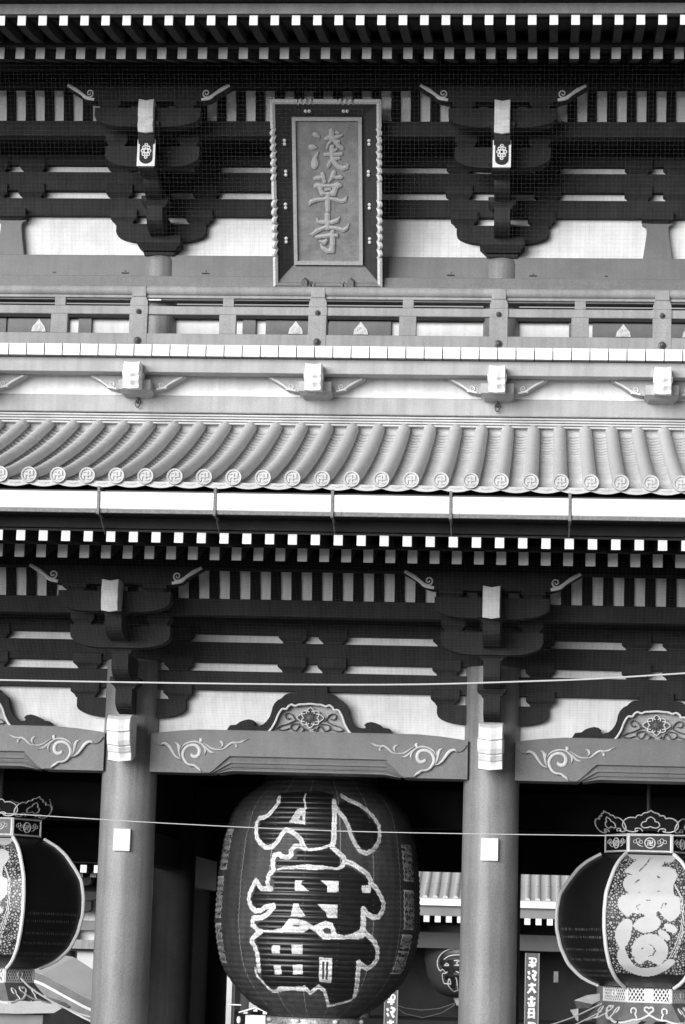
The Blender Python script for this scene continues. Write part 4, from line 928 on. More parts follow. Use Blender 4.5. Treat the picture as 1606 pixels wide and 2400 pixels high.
# seams where paper sheets meet
for k in range(18):
    a = k / 18 * 2 * math.pi + .12
    q = MB(); n = len(zs); v = []
    for z in zs:
        r = float(blr(z)) + .0025
        v += [(r * math.cos(a - .004), r * math.sin(a - .004), z), (r * math.cos(a + .004), r * math.sin(a + .004), z)]
    q.add(v, [(2 * i, 2 * i + 1, 2 * i + 3, 2 * i + 2) for i in range(n - 1)]); q.build('paper_seam', SEAM, big)
def surf_cells(u0, u1, z0, z1, cs, fn, name, mats, parent, lift=.004):
    """cells of printed colour lying on the ribbed paper"""
    nu, nv = int((u1 - u0) / cs), int((z1 - z0) / cs)
    U_, V_ = np.meshgrid(u0 + (np.arange(nu) + .5) * cs, z0 + (np.arange(nv) + .5) * cs)
    K = fn(U_, V_)          # 0 none, 1.. material index+1
    ids = -np.ones((nv + 1, nu + 1), int); vv = []; q = MB(); fs = []; ms = []
    def vid(j, i):
        if ids[j, i] < 0:
            z = z0 + j * cs; th = (u0 + i * cs) / 1.385; r = float(blr(z)) + lift
            ids[j, i] = len(vv); vv.append((r * math.sin(th), -r * math.cos(th), z))
        return ids[j, i]
    for j, i in zip(*np.nonzero(K)):
        fs.append((vid(j, i), vid(j, i + 1), vid(j + 1, i + 1), vid(j + 1, i))); ms.append(int(K[j, i]) - 1)
    q.v = vv; q.f = fs; q.mi = ms
    o = q.build(name, mats, parent); return o
rng = np.random.RandomState(3)
def glyph_fn(sel):
    def fn(U_, V_):
        K = np.zeros(U_.shape, int)
        for P_ in LB: K[inpoly(U_, V_, P_)] = 1
        Gd = np.zeros(U_.shape, bool)
        for P_ in LG: Gd |= inpoly(U_, V_, P_)
        for S_ in LS: Gd |= instroke(U_ + .003 * np.sin(V_ * 17) , V_ + .003 * np.sin(U_ * 19), [(a, b, w * 1.22) for a, b, w in S_])
        K[Gd] = 2
        # brushed inner line in the outline and worn gaps
        for S_ in LS:
            inner = [(a, b, w * .22) for a, b, w in S_]
            mk = instroke(U_, V_, inner) & (np.sin(U_ * 37 + V_ * 23) + np.sin(V_ * 61) > .1); K[mk & Gd] = 3
        for P_ in LH: K[inpoly(U_, V_, P_)] = 0
        lo, hi = sel; K[(V_ < lo) | (V_ >= hi)] = 0
        return K
    return fn
for lo, hi in ((4.33, 5.3), (3.17, 4.33), (2.0, 3.17)):
    surf_cells(-1.15, 1.15, max(lo, 2.13), min(hi, 5.2), .0078, glyph_fn((lo, hi)), 'painted_character', [LBLACK, LGOLD, LMID], big)
# narrow inscription strips at the sides
def insc(u0, z0, z1, slant=0):
    def fn(U_, V_):
        K = np.zeros(U_.shape, int)
        uu = U_ - u0 - slant * (V_ - z0)
        ins = (uu > 0) & (uu < .30) & (V_ > z0) & (V_ < z1); K[ins] = 1
        bd = ins & ((uu < .022) | (uu > .278) | (V_ < z0 + .022) | (V_ > z1 - .022)); K[bd] = 2
        ncol = 3; 
        for c_ in range(ncol):
            for r_ in range(int((z1 - z0) / .095)):
                cu, cz = .055 + c_ * .095, z0 + .055 + r_ * .095
                for _ in range(4):
                    a_, b2 = rng.uniform(-.03, .03, 2); L_ = rng.uniform(.015, .035); hz = rng.rand() < .55
                    m_ = ins & (np.abs(uu - cu - a_) < (L_ if hz else .009)) & (np.abs(V_ - cz - b2) < (.009 if hz else L_)); K[m_] = 3
        return K
    return fn
for (u0, z0, z1, sl) in ((-1.73, 4.02, 4.56, 0), (-1.80, 3.38, 3.94, 0), (-1.80, 2.80, 3.32, -.0)):
    surf_cells(u0 - .1, u0 + .45, z0 - .02, z1 + .02, .012, insc(u0, z0, z1, sl), 'inscription_strip', [LMID, LGOLD, LBLACK], big)
for (u0, z0, z1, sl) in ((1.47, 3.93, 4.42, 0), (1.46, 3.30, 3.82, 0), (1.38, 2.72, 3.24, .12)):
    surf_cells(u0 - .1, u0 + .5, z0 - .02, z1 + .02, .012, insc(u0, z0, z1, sl), 'inscription_strip', [LMID, LGOLD, LBLACK], big)
# bronze ring below with gilt clasps
q = MB(); q.lathe([(2.13, .50), (2.12, .63), (2.10, .65), (1.62, .62), (1.55, .64), (1.55, .5), (2.1, .5)], 0, 0, 48); q.build('bottom_ring', COPPER, big, smooth=True)
for k in range(8):
    a = -math.pi / 2 + (k - .5) * math.pi / 4 + .13
    q = MB(); cx_, cy_ = .66 * math.cos(a), .66 * math.sin(a)
    for j in range(5):
        m1 = MB(); m1.lathe([(-.03, .001), (-.02, .03), (0, .04), (.02, .03), (.03, .001)], cx_ + .03 * math.sin(j * 2.1) * -math.sin(a), cy_ + .03 * math.sin(j * 2.1) * math.cos(a), 10)
        q.add([(x, y, z + 2.08 - j * .07) for x, y, z in m1.v], m1.f)
    q.build('gilt_clasp', GOLDW, big, smooth=True)
q = MB(); q.lathe([(5.25, .75), (5.30, .76), (5.55, .70), (5.55, .01)], 0, 0, 48); q.build('top_ring', BRONZE, big, smooth=True)
q = MB(); q.tube([(0, 0, 5.5), (0, 0, 6.02)], .05, 10); q.build('suspension_rod', BRONZE, big)

# ================================================================== six-sided metal lanterns
SLP = [(2.64, .60), (2.70, .785), (2.77, .90), (2.92, 1.05), (3.14, 1.155), (3.39, 1.21), (3.615, 1.21), (3.84, 1.17), (3.985, 1.08), (4.18, .933), (4.30, .785), (4.385, .60)]
sz = np.array([a for a, b in SLP]); sr = np.array([b for a, b in SLP])
def slr(z): return float(np.mean([np.interp(z + k, sz, sr) for k in (-.03, -.015, 0, .015, .03)]))
def hexlantern(X, label):
    t = thing('bronze_lantern', label, 'lantern', (X, 2.0, 0), 'six-sided lanterns in the side openings')
    zs6 = np.linspace(2.65, 4.38, 34)
    V6 = lambda k, R: (R * math.cos(math.pi / 3 * k), R * math.sin(math.pi / 3 * k))
    cs = .011
    for k in range(6):
        # panel k between vertices k and k+1 ; front panel is k=4 (240..300 degrees)
        am = math.pi / 3 * (k + .5); nx, ny = math.cos(am), math.sin(am); tx, ty = -ny, nx
        front = (k == 4)
        z0 = 2.66; nz = int((4.37 - z0) / cs)
        q = MB(); vv = []; ff = []; ms = []
        if front:
            zc = z0 + (np.arange(nz) + .5) * cs; NU = 110; uc = -.605 + (np.arange(NU) + .5) * cs
            U_, V_ = np.meshgrid(uc, zc)
            G_ = np.zeros(U_.shape, bool)
            for P_ in SG: G_ |= inpoly(U_, V_, smoothpoly(P_))
            for S_ in SGS: G_ |= instroke(U_, V_, S_)
            for S_ in SHO: G_ &= ~instroke(U_, V_, S_)
            R_ = np.array([slr(z0 + j * cs) for j in range(nz + 1)])
            ids = {}
            def vid(j, i):
                if (j, i) not in ids:
                    R = R_[j] * .985; u = -.605 + i * cs; h = R * .866; u = max(min(u, R / 2), -R / 2)
                    ids[(j, i)] = len(vv); vv.append((nx * h + tx * u, ny * h + ty * u, z0 + j * cs))
                return ids[(j, i)]
            for j in range(nz):
                half = min(R_[j], R_[j + 1]) * .985 / 2
                for i in range(NU):
                    if abs(uc[i]) < half + cs:
                        ff.append((vid(j, i), vid(j, i + 1), vid(j + 1, i + 1), vid(j + 1, i))); ms.append(1 if G_[j, i] else (2 if V_[j, i] < 2.83 + 0 * U_[j, i] else 0))
            q.v, q.f, q.mi = vv, ff, ms
            o = q.build('painted_panel', [SPECK, LGOLDP, BLACK], t)
            for p in o.data.polygons: p.use_smooth = True
        else:
            v = []
            for z in zs6:
                R = slr(z) * .985; h = R * .866
                v += [(nx * h - tx * R / 2, ny * h - ty * R / 2, z), (nx * h + tx * R / 2, ny * h + ty * R / 2, z)]
            q.add(v, [(2 * i, 2 * i + 1, 2 * i + 3, 2 * i + 2) for i in range(len(zs6) - 1)])
            o = q.build('lacquer_panel', LACQ, t)
            for p in o.data.polygons: p.use_smooth = True
            # rows of small illegible donor marks low on the side panels
            if k in (3, 5):
                w = MB(); rs = random.Random(5 + k)
                for zr in (3.39, 3.29, 3.13, 3.0, 2.86, 2.80):
                    R = slr(zr) * .985; u = -R * .42
                    while u < R * .42:
                        hh = .032; h = R * .866 + .004; R2 = slr(zr - hh) * .985 * .866 + .004
                        for s_ in range(2):
                            uu = u + rs.uniform(0, .022); w.add([(nx * R2 + tx * uu, ny * R2 + ty * uu, zr - hh), (nx * R2 + tx * (uu + .008), ny * R2 + ty * (uu + .008), zr - hh), (nx * h + tx * (uu + .008), ny * h + ty * (uu + .008), zr), (nx * h + tx * uu, ny * h + ty * uu, zr)], [(0, 1, 2, 3)])
                        u += rs.choice([.038, .042, .05])
                tag(w.build('donor_marks', GREYMET, o), kind='stuff')
        # rib at vertex k
        r = MB(); r.tube([(*V6(k, slr(z)), z) for z in zs6], .026, 8); r.build('white_rib', RIBW, t, smooth=True)
        # neck box panel with manji roundel and cloud motifs
        def hexbox(Ra, za, Rb, zb, mt, name, th=.02):
            b = MB(); A = [V6(k, Ra), V6(k + 1, Ra)]; B = [V6(k, Rb), V6(k + 1, Rb)]; s_ = 1 - th / Ra
            b.add([(*A[0], za), (*A[1], za), (*B[1], zb), (*B[0], zb), (A[0][0] * s_, A[0][1] * s_, za), (A[1][0] * s_, A[1][1] * s_, za), (B[1][0] * s_, B[1][1] * s_, zb), (B[0][0] * s_, B[0][1] * s_, zb)], [(0, 1, 2, 3), (7, 6, 5, 4), (0, 4, 5, 1), (1, 5, 6, 2), (2, 6, 7, 3), (3, 7, 4, 0)])
            return b.build(name, mt, t)
        ap = .58 * .866
        F = lambda u, v, h, zc=0: (nx * (ap + h) + tx * u, ny * (ap + h) + ty * u, v)
        pb = hexbox(.58, 4.40, .58, 4.64, BLACK, 'neck_panel')
        fr = MB()
        for (a, b_, w_) in (((-.285, 4.632), (.285, 4.632), .026), ((-.285, 4.415), (.285, 4.415), .026), ((-.277, 4.38), (-.277, 4.64), .03), ((.277, 4.38), (.277, 4.64), .03)):
            fr.ribbon([(*a, w_), ((a[0] + b_[0]) / 2, (a[1] + b_[1]) / 2, w_), (*b_, w_)], F, 0, .012)
        fr.ribbon([(.066 * math.cos(a), 4.523 + .066 * math.sin(a), .018) for a in [i * math.pi / 10 for i in range(21)]], F, 0, .012)
        mj = manji(0, 4.523, 0, .036, th=.01, w=.014)
        fr.add([F(x, z, -y) for x, y, z in mj.v], mj.f)
        for s in (-1, 1):
            for (cu, cv, r_) in ((.155, 4.555, .026), (.195, 4.54, .022), (.12, 4.535, .022)):
                fr.ribbon([(s * cu + r_ * math.cos(a), cv + r_ * math.sin(a), .008) for a in [i * math.pi / 4 for i in range(9)]], F, 0, .006)
            fr.ribbon([(s * .17, 4.52, .014), (s * .14, 4.49, .016), (s * .09, 4.475, .006)], F, 0, .006)
        fr.build('neck_relief', RIBW, pb)
        # crown cloud scroll above, leaning outwards
        C_ = lambda u, v, h: (nx * (ap + .04 + (v - 4.66) * .55 + h) + tx * u, ny * (ap + .04 + (v - 4.66) * .55 + h) + ty * u, v)
        cr = MB()
        cl = [(-.16, 4.68), (-.20, 4.665), (-.26, 4.665), (-.33, 4.69), (-.365, 4.74), (-.35, 4.80), (-.29, 4.84), (-.22, 4.845), (-.20, 4.84), (-.17, 4.875), (-.12, 4.875), (-.10, 4.90), (-.04, 4.915), (0, 4.94)]
        for s in (-1, 1):
            cr.ribbon([(s * u, v, .017) for u, v in cl], C_, 0, .015)
            cr.ribbon([(s * u, v, .015) for u, v in ((-.10, 4.67), (-.12, 4.70), (-.16, 4.71), (-.20, 4.70), (-.19, 4.675))], C_, 0, .012)
            cr.ribbon([(s * u, v, .016) for u, v in ((0, 4.735), (.04, 4.72), (.09, 4.72), (.12, 4.75), (.10, 4.79), (.06, 4.80), (.05, 4.83), (0, 4.86))], C_, 0, .012)
        back = MB(); full = [(u, v) for u, v in cl] + [(-u, v) for u, v in cl[-2::-1]]
        back.add([C_(u, v, -.012) for u, v in full] + [C_(u, v, -.002) for u, v in full], [tuple(range(len(full))), tuple(range(2 * len(full) - 1, len(full) - 1, -1))])
        ob = back.build('crown_plate', BLACK, t); cr.build('crown_scroll', RIBW, ob, smooth=True)
        # lattice collar
        lb = hexbox(.58, 2.45, .58, 2.66, BLACK, 'collar_panel')
        lt = MB()
        for (a, b_, w_) in (((-.285, 2.65), (.285, 2.65), .028), ((-.285, 2.462), (.285, 2.462), .028), ((-.275, 2.46), (-.275, 2.655), .03), ((.275, 2.46), (.275, 2.655), .03)):
            lt.ribbon([(*a, w_), ((a[0] + b_[0]) / 2, (a[1] + b_[1]) / 2, w_), (*b_, w_)], F, 0, .012)
        for i in range(-9, 10):
            for s in (-1, 1):
                u0 = i * .048; v0, v1 = 2.47, 2.64; du = (v1 - v0) * .62 * s
                a = [u0 - du / 2, v0]; b_ = [u0 + du / 2, v1]
                if abs(u0) < .245: lt.ribbon([(max(-.27, min(.27, a[0])), a[1], .016), (u0, (v0 + v1) / 2, .016), (max(-.27, min(.27, b_[0])), b_[1], .016)], F, 0, .006)
        lt.add([F(u, v, h) for u, v, h in ((-.06, 2.475, .009), (.06, 2.475, .009), (.06, 2.635, .009), (-.06, 2.635, .009))], [(0, 1, 2, 3)]) if k in (1, 4) else lt.ribbon([(.045 * math.cos(a), 2.56 + .045 * math.sin(a), .014) for a in [i * math.pi / 8 for i in range(17)]], F, 0, .02)
        lt.build('lattice', RIBW, lb)
        # flaring skirt with curled edging
        sk = hexbox(.80, 2.22, .585, 2.45, SKIRT, 'skirt_panel', th=.015)
        ap2 = .80 * .866
        def G2(u, v, h):
            tt = (2.45 - v) / .23; a_ = ap + (ap2 - ap) * tt; return (nx * (a_ + .006 + h) + tx * u, ny * (a_ + .006 + h) + ty * u, v)
        se = MB()
        ed = [(-.40, 2.195), (-.34, 2.20), (-.27, 2.215), (-.21, 2.235), (-.165, 2.235), (-.10, 2.25), (-.05, 2.275), (0, 2.30)]
        for s in (-1, 1):
            se.ribbon([(s * u, v, .026) for u, v in ed], G2, 0, .014)
            se.ribbon([(s * (.20 + .034 * math.cos(a)), 2.345 + .038 * math.sin(a), .022) for a in [math.pi * 1.4 - i * math.pi / 6 for i in range(11)]], G2, 0, .014)
            se.ribbon([(s * u, v, .022) for u, v in ((.185, 2.31), (.165, 2.27), (.17, 2.235))], G2, 0, .014)
            se.ribbon([(s * u, v, .024) for u, v in ((0, 2.305), (.02, 2.33), (.055, 2.355), (.05, 2.39), (.02, 2.395), (0, 2.38))], G2, 0, .014)
        se.build('skirt_scroll', RIBW, sk, smooth=True)
    q = MB(); q.lathe([(4.38, .62), (4.40, .62), (4.40, .01)], 0, 0, 6); q.build('neck_plate', BLACK, t)
    q = MB(); q.lathe([(2.655, .62), (2.64, .62), (2.64, .01)], 0, 0, 6); q.build('foot_plate', BLACK, t)
    q = MB(); q.tube([(0, 0, 4.4), (0, 0, 6.02)], .03, 8); q.build('suspension_rod', BRONZE, t)
    # cord ring knob and tether on the inner side
    return t
LACQ = speckle_mat('dark_flecked_lacquer', 60, .30, .55, .07)
hexlantern(4.40, 'six-sided metal lantern right of the right column, pale figure on its front panel')
hexlantern(-4.43, 'six-sided metal lantern cut by the left picture edge, dark lacquered side towards the column')

# ================================================================== small things on the gate front
def noseC(cx, label):
    # big carved nose in front of the column at beam height
    zt = 5.85
    pf = [(.45, zt - .02, 0), (.22, zt + .015, .3), (.06, zt - .01, 1), (-.02, zt - .06, 1), (-.05, zt - .14, 1), (-.045, zt - .205, 1), (-.01, zt - .215, 1), (-.01, zt - .235, 1), (.005, zt - .32, 1), (.04, zt - .375, 1), (.075, zt - .385, 1), (.075, zt - .40, 1), (.12, zt - .455, 1), (.15, zt - .465, 1), (.155, zt - .485, 1), (.17, zt - .525, 1), (.13, zt - .565, 1), (.19, zt - .575, 0), (.45, zt - .50, 0)]
    o = nose(cx, -.98, pf, .30, swirl=(.20, 5.60, .12), m_=CARVE, name='carved_white_nose')
    return o
for x in BAYS: noseC(x, '')
for x, lb in ((-2.325, 'left'), (2.325, 'right')):
    q = MB(); q.box(-.108, .108, -.05, .0, -.14, .14, b=.006); q.box(-.104, .104, -.0515, -.05, -.135, -.055, b=0)
    o = q.build('white_box', WHITE_END, None, loc=(x + .0, -.345, 4.31))
    tag(o, 'small white rectangular box fixed high on the %s thick column' % lb, 'box', 'white boxes on the columns')

def wire(name, pts, r, label, cat, m_=WIRE, group=None):
    P_ = [np.array(p, float) for p in pts]; Qp = []
    for i in range(len(P_) - 1):
        p0, p1, p2, p3 = P_[max(i - 1, 0)], P_[i], P_[i + 1], P_[min(i + 2, len(P_) - 1)]
        for j in range(6):
            t = j / 6; Qp.append(0.5 * ((2 * p1) + (-p0 + p2) * t + (2 * p0 - 5 * p1 + 4 * p2 - p3) * t * t + (-p0 + 3 * p1 - 3 * p2 + p3) * t ** 3))
    Qp.append(P_[-1]); q = MB(); q.tube(Qp, r, 6); o = q.build(name, m_); return tag(o, label, cat, group)
wire('overhead_cable', [(-9, -8, 5.60), (-5, -8, 5.535), (-2.297, -8, 5.522), (1.042, -8, 5.546), (2.8, -8, 5.615), (4.306, -8, 5.724), (9, -8, 6.15)], .0085, 'thick pale cable crossing at bracket height above the carved beams', 'cable')
wire('overhead_cable', [(-9, -6, 4.52), (-4.5, -6, 4.38), (-2.669, -6, 4.334), (-.868, -6, 4.273), (.923, -6, 4.240), (3.102, -6, 4.257), (4.429, -6, 4.286), (9, -6, 4.42)], .0048, 'thin pale cable crossing in front of the columns and lanterns', 'cable')
# tether ropes of the side lanterns
wire('tether_rope', [(-3.95, 1.62, 2.52), (-3.80, 1.66, 2.38), (-3.45, 1.75, 2.18), (-3.05, 1.8, 2.04), (-2.62, 1.85, 2.0)], .013, 'pale rope from the left metal lantern down to the left column', 'rope')
for dz, lb in ((0, 'upper'), (-.10, 'lower')):
    wire('tether_rope', [(3.80, 1.8, 2.42 + dz), (3.4, 1.85, 2.22 + dz * 1.1), (3.0, 1.9, 2.08 + dz), (2.6, 1.95, 1.99 + dz)], .009, '%s of the two thin ropes slanting from the right metal lantern to the column' % lb, 'rope')

# ---- bird nets
def net(name, x0, x1, a, b_, pitch, label):
    """a fine square mesh between the lines a=(y,z) and b=(y,z)"""
    L_ = math.hypot(b_[0] - a[0], b_[1] - a[1]); ny = int(L_ / pitch); nx = int((x1 - x0) / pitch); q = MB(); r = .00042
    rs = random.Random(2)
    nrm = Vector((0, b_[1] - a[1], -(b_[0] - a[0]))).normalized()
    def quadwire(p0, p1):
        p0, p1 = Vector(p0), Vector(p1); d = (p1 - p0).normalized(); s1 = d.cross(nrm).normalized() * r; s2 = nrm * r
        q.add([p0 + s1, p0 + s2, p0 - s1, p0 - s2, p1 + s1, p1 + s2, p1 - s1, p1 - s2], [(0, 1, 5, 4), (1, 2, 6, 5), (2, 3, 7, 6), (3, 0, 4, 7)])
    for i in range(nx + 1):
        x = x0 + i * pitch; dx = rs.uniform(-.006, .006)
        quadwire((x + dx, a[0], a[1]), (x - dx, b_[0], b_[1]))
    for j in range(ny + 1):
        t = j / ny; y = a[0] + (b_[0] - a[0]) * t; z = a[1] + (b_[1] - a[1]) * t
        K = 10; dz = [rs.uniform(-.004, .004) for _ in range(K + 1)]
        for k in range(K): quadwire((x0 + (x1 - x0) * k / K, y, z + dz[k]), (x0 + (x1 - x0) * (k + 1) / K, y, z + dz[k + 1]))
    o = q.build(name, NET); return tag(o, label, 'net', 'bird nets under the eaves')
net('bird_net', -6.8, 6.8, (-2.42, 14.13), (-.97, 11.44), .054, 'fine bird net stretched from the top eave down to the balcony rail')
net('bird_net', -6.8, 6.8, (-3.28, 7.66), (-.42, 5.74), .052, 'fine bird net stretched from the middle eave down to the carved beams')
# ================================================================== what shows through the openings
# ---- main hall far behind
hall = thing('main_hall', 'distant main hall with pale tiled roof and white rafter ends seen through the gate', 'temple hall', (0, 60, 0))
PH = .410
h = MB(); h.prism([(60.0, 4.83), (62, 5.41), (64, 6.07), (66, 6.84), (70, 8.98), (70, 8.8), (66, 6.7), (62, 5.3), (60.0, 4.75)], -22, 22, axis='x'); h.v = [(x, y - 60, z) for x, y, z in h.v]; h.build('hall_roof', BGROOF, hall)
def hz(y): return float(np.interp(y, [60.0, 62, 64, 66, 70], [4.84, 5.42, 6.08, 6.85, 9.0]))
r = MB()
for s_ in range(8):
    pass
v = []; seg = 6; YS = [60.0, 60.9, 61.6, 61.605, 62.6, 63.6, 65, 67, 70]
for i, y in enumerate(YS):
    rr = .10 if i < 3 else .092
    for k in range(seg + 1):
        a = math.pi * k / seg; v.append((rr * math.cos(a), y - 60, hz(y) + rr * math.sin(a)))
r.add(v, [(i * 7 + k, i * 7 + k + 1, i * 7 + k + 8, i * 7 + k + 7) for i in range(len(YS) - 1) for k in range(6)] + [tuple(range(7))])
r.box(-.05, .05, 1.58, 1.66, hz(61.6) + .06, hz(61.6) + .115, mi=1)
r0 = r.build('cover_tile_row', [BGROOF, GREYMET], hall, smooth=True, loc=(-14, 0, 0))
for i in range(1, 75): dup(r0, hall, dx=i * .375)
h = MB(); h.box(-22, 22, -.12, .0, 4.57, 4.79); h.build('hall_gutter', GUTTER, hall)
h = MB(); h.box(-22, 22, .1, .3, 4.20, 4.57); h.build('hall_fascia', BGFAS, hall)
f = MB(); f.box(-.105, .105, 0, 1.6, 3.97, 4.25); f0 = f.build('hall_rafter', BGPAINT, hall, loc=(-14.0 + .11, .12, 0))
e = MB(); e.box(-.108, .108, -.01, -.001, 3.965, 4.255, b=.004); e.build('white_rafter_end', WHITE_END, f0)
for i in range(1, 68): dup(f0, hall, dx=i * PH)
h = MB(); h.box(-22, 22, .35, 6, 4.26, 4.30); h.build('hall_soffit', BGDARK, hall)
h = MB(); h.box(-22, 22, 2.0, 2.4, 3.02, 3.62, b=.02); h.build('hall_tie_beam', BGPAINT, hall)
h = MB(); h.box(-22, 22, 6, 6.2, -.0, 4.3); h.build('hall_inner_wall', BGDARK, hall)
h = MB(); h.box(-22, 22, 1.0, 12, 0, .4); h.build('hall_podium', BGDARK, hall)
for x in (-12.5, -7.9, -3.6, .9, 5.4, 9.8, 14.2):
    h = MB(); h.lathe([(.4, .3), (4.2, .28), (4.2, .01)], x, 2.2, 20); h.build('hall_column', BGPAINT, hall, smooth=True)
# hall lantern, partly behind the right column
hl = thing('hall_lantern', 'distant round paper lantern with outlined black character seen left of the right column', 'lantern', (.12, 63.6, 0))
HB = [(1.2, .35), (1.25, .65), (1.38, .95), (1.6, 1.2), (2.0, 1.38), (2.6, 1.5), (3.2, 1.5), (3.9, 1.38), (4.15, 1.1)]
hb = MB(); hb.lathe(HB, 0, 0, 48); hb.build('paper_body', PAPER2, hl, smooth=True)
def HLP(u, v, h):
    r = float(np.interp(v, [a for a, b in HB], [b for a, b in HB])) + .01 + h; a = u / 1.5; return (r * math.sin(a), -r * math.cos(a), v)
w = MB()
def hg(zx, zy): return ((zx - 716) * .0031, 3.004 - (zy - 1340) * .00279)
cstr = [[hg(*p) for p in L_] for L_ in ([(700, 1335), (560, 1340), (460, 1390), (400, 1460), (375, 1540), (385, 1600), (415, 1630), (450, 1610), (490, 1650), (520, 1640), (480, 1665), (440, 1670), (435, 1790), (490, 1800), (530, 1870), (570, 1900), (640, 1880), (690, 1900)],
    [(480, 1480), (540, 1435), (620, 1415), (700, 1410)], [(480, 1560), (515, 1530), (540, 1555), (480, 1560)], [(610, 1490), (680, 1485), (640, 1520), (670, 1550), (620, 1550)], [(500, 1790), (535, 1730), (545, 1800), (500, 1790)], [(625, 1710), (640, 1760), (640, 1880)], [(630, 1630), (680, 1650)])]
for s_ in cstr: w.ribbon([(u, v, .045) for u, v in s_], HLP, 0, .02)
w.build('white_outline', LGOLD, hl)
w = MB()
for pts in ([(450, 1560), (480, 1440), (600, 1390), (690, 1390)], [(440, 1590), (560, 1590), (690, 1600)], [(470, 1700), (560, 1700), (690, 1720)], [(560, 1480), (570, 1850)], [(660, 1700), (670, 1850)]): w.ribbon([(*hg(*p), .26) for p in pts], HLP, -.01, .006)
w.build('painted_character', LBLACK, hl)
w = MB(); w.lathe([(.92, .25), (1.2, .38), (1.2, .01)], 0, 0, 16); w.build('bottom_ring', GOLDW, hl)
w = MB(); w.tube([(-.3, 0, .95), (-.8, 0, .62), (-1.5, 0, .42), (-2.2, 0, .55), (-2.7, 0, .9)], .018, 6); w.tube([(-.3, 0, 1.0), (-.9, 0, .78), (-1.6, 0, .70), (-2.2, 0, .76), (-2.7, 0, .92)], .018, 6); w.build('hanging_cord', GREYMET, hl)

# vertical sign boards of the hall: dark boards with white brushed characters
def vsign(x, y, w_, z0, z1, label, seed):
    t = thing('vertical_sign_board', label, 'sign', (x, y, 0))
    b = MB(); b.box(-w_ / 2, w_ / 2, 0, .12, z0, z1, b=.01); b.build('board', BGDARK2, t)
    b = MB()
    for s in (-1, 1): b.box(s * w_ * .46 - w_ * .035, s * w_ * .46 + w_ * .035, -.02, .0, z0, z1)
    b.build('pale_edging', GREYMET2, t)
    rs = random.Random(seed); n = int((z1 - z0 - .15) / .42); k = MB()
    for i in range(n):
        zc = z1 - .32 - i * .42; q = w_ * .27
        V_ = [[[(-q, .10, .07), (q, .12, .08)], [(0, .19, .09), (0, .02, .09), (-q, -.15, .07)], [(.02, .02, .08), (q, -.14, .10)], [(-q * .7, -.03, .06), (q * .7, -.02, .06)]],
              [[(-q * .8, .16, .07), (q * .8, .17, .07)], [(-q, .04, .08), (q, .05, .08)], [(-q * .6, .16, .06), (-q * .7, -.14, .07)], [(q * .6, .16, .06), (q * .7, -.13, .08)], [(-q * .6, -.08, .07), (q * .6, -.08, .07)]],
              [[(-q, .14, .09), (-q * .6, .05, .08)], [(-q, -.02, .08), (-q * .5, -.13, .07)], [(0, .17, .08), (q, .10, .09), (q * .3, -.02, .08), (q, -.15, .09)], [(-.02, .02, .07), (q, .0, .07)]],
              [[(0, .18, .1), (-.01, -.15, .1)], [(-q, .08, .08), (q, .09, .08)], [(-q * .9, -.02, .07), (-q * .5, -.14, .06)], [(q * .9, -.01, .07), (q * .5, -.13, .08)], [(-q * .8, -.15, .06), (q * .8, -.15, .06)]],
              [[(-q * .9, .15, .08), (q * .9, .14, .06), (q * .8, .0, .07), (-q * .8, .02, .07)], [(-q, -.08, .08), (q, -.07, .08)], [(0, .14, .07), (.02, -.16, .09)]]]
        st = [[(u + rs.uniform(-.008, .008), zc + v + rs.uniform(-.008, .008), ww) for u, v, ww in L_] for L_ in V_[(i * 3 + seed) % 5]]
        for s_ in st: k.ribbon([(u, v, ww) for u, v, ww in s_], lambda u, v, h: (u, -.012 - h, v), 0, .012)
    k.build('brushed_characters', WHITE_END, t)
BGN = None
vsign(2.735, 52, .48, 0.0, 2.965, 'dark vertical sign board with white brushed characters just right of the right column', 4)
vsign(-1.93, 52, .46, 0.0, 1.62, 'dark vertical sign board with white brushed characters right of the giant lantern base', 9)
q = MB(); q.box(-.08, .08, -.1, .1, -.18, .18, b=.01); q.box(.0, .07, -.12, -.1, -.16, .16, b=0); o = q.build('hall_notice', GREYMET, None, loc=(3.53, 52, 2.21)); tag(o, 'small pale notice in the dark between sign board and right metal lantern', 'notice')

# ---- building on the left, in the open air
lb = thing('side_hall', 'white-walled side hall with dark brackets and grey beams behind the left metal lantern', 'building', (-14, 50, 0))
def lbx(name, x0, x1, y0, y1, z0, z1, m_, b=.0):
    c = MB(); c.box(x0 + 14, x1 + 14, y0 - 50, y1 - 50, z0, z1, b=b); return c.build(name, m_, lb)
lbx('white_wall', -17.5, -7, 50.3, 50.6, 0, 4.55, WHITE)
lbx('upper_recess', -17.5, -7, 50.3, 50.6, 4.55, 5.4, PAINT_BRK)
lbx('eave_fascia', -17.5, -7, 47.6, 47.8, 5.42, 5.78, BGFAS)
lbx('eave_fascia', -17.5, -7, 47.9, 50.3, 5.40, 5.44, BGDARK)
c = MB(); c.box(-.095, .095, -.01, 1, 5.10, 5.34); f0 = c.build('rafter', BGDARK, lb, loc=(-3.4, -2.35, 0))
e = MB(); e.box(-.10, .10, -.022, -.011, 5.10, 5.34); e.build('white_rafter_end', WHITE_END, f0)
for i in range(1, 24): dup(f0, lb, dx=i * .44)
c = MB(); c.box(-.09, .09, -.01, 1, 4.98, 5.18); f1 = c.build('lower_rafter', BGDARK, lb, loc=(-3.25, -1.4, 0))
e = MB(); e.box(-.10, .10, -.022, -.011, 4.98, 5.18); e.build('pale_rafter_end', LMID, f1)
for i in range(1, 24): dup(f1, lb, dx=i * .44)
lbx('wall_beam', -17.5, -7, 50.05, 50.3, 4.54, 4.72, PAINT_BRK)
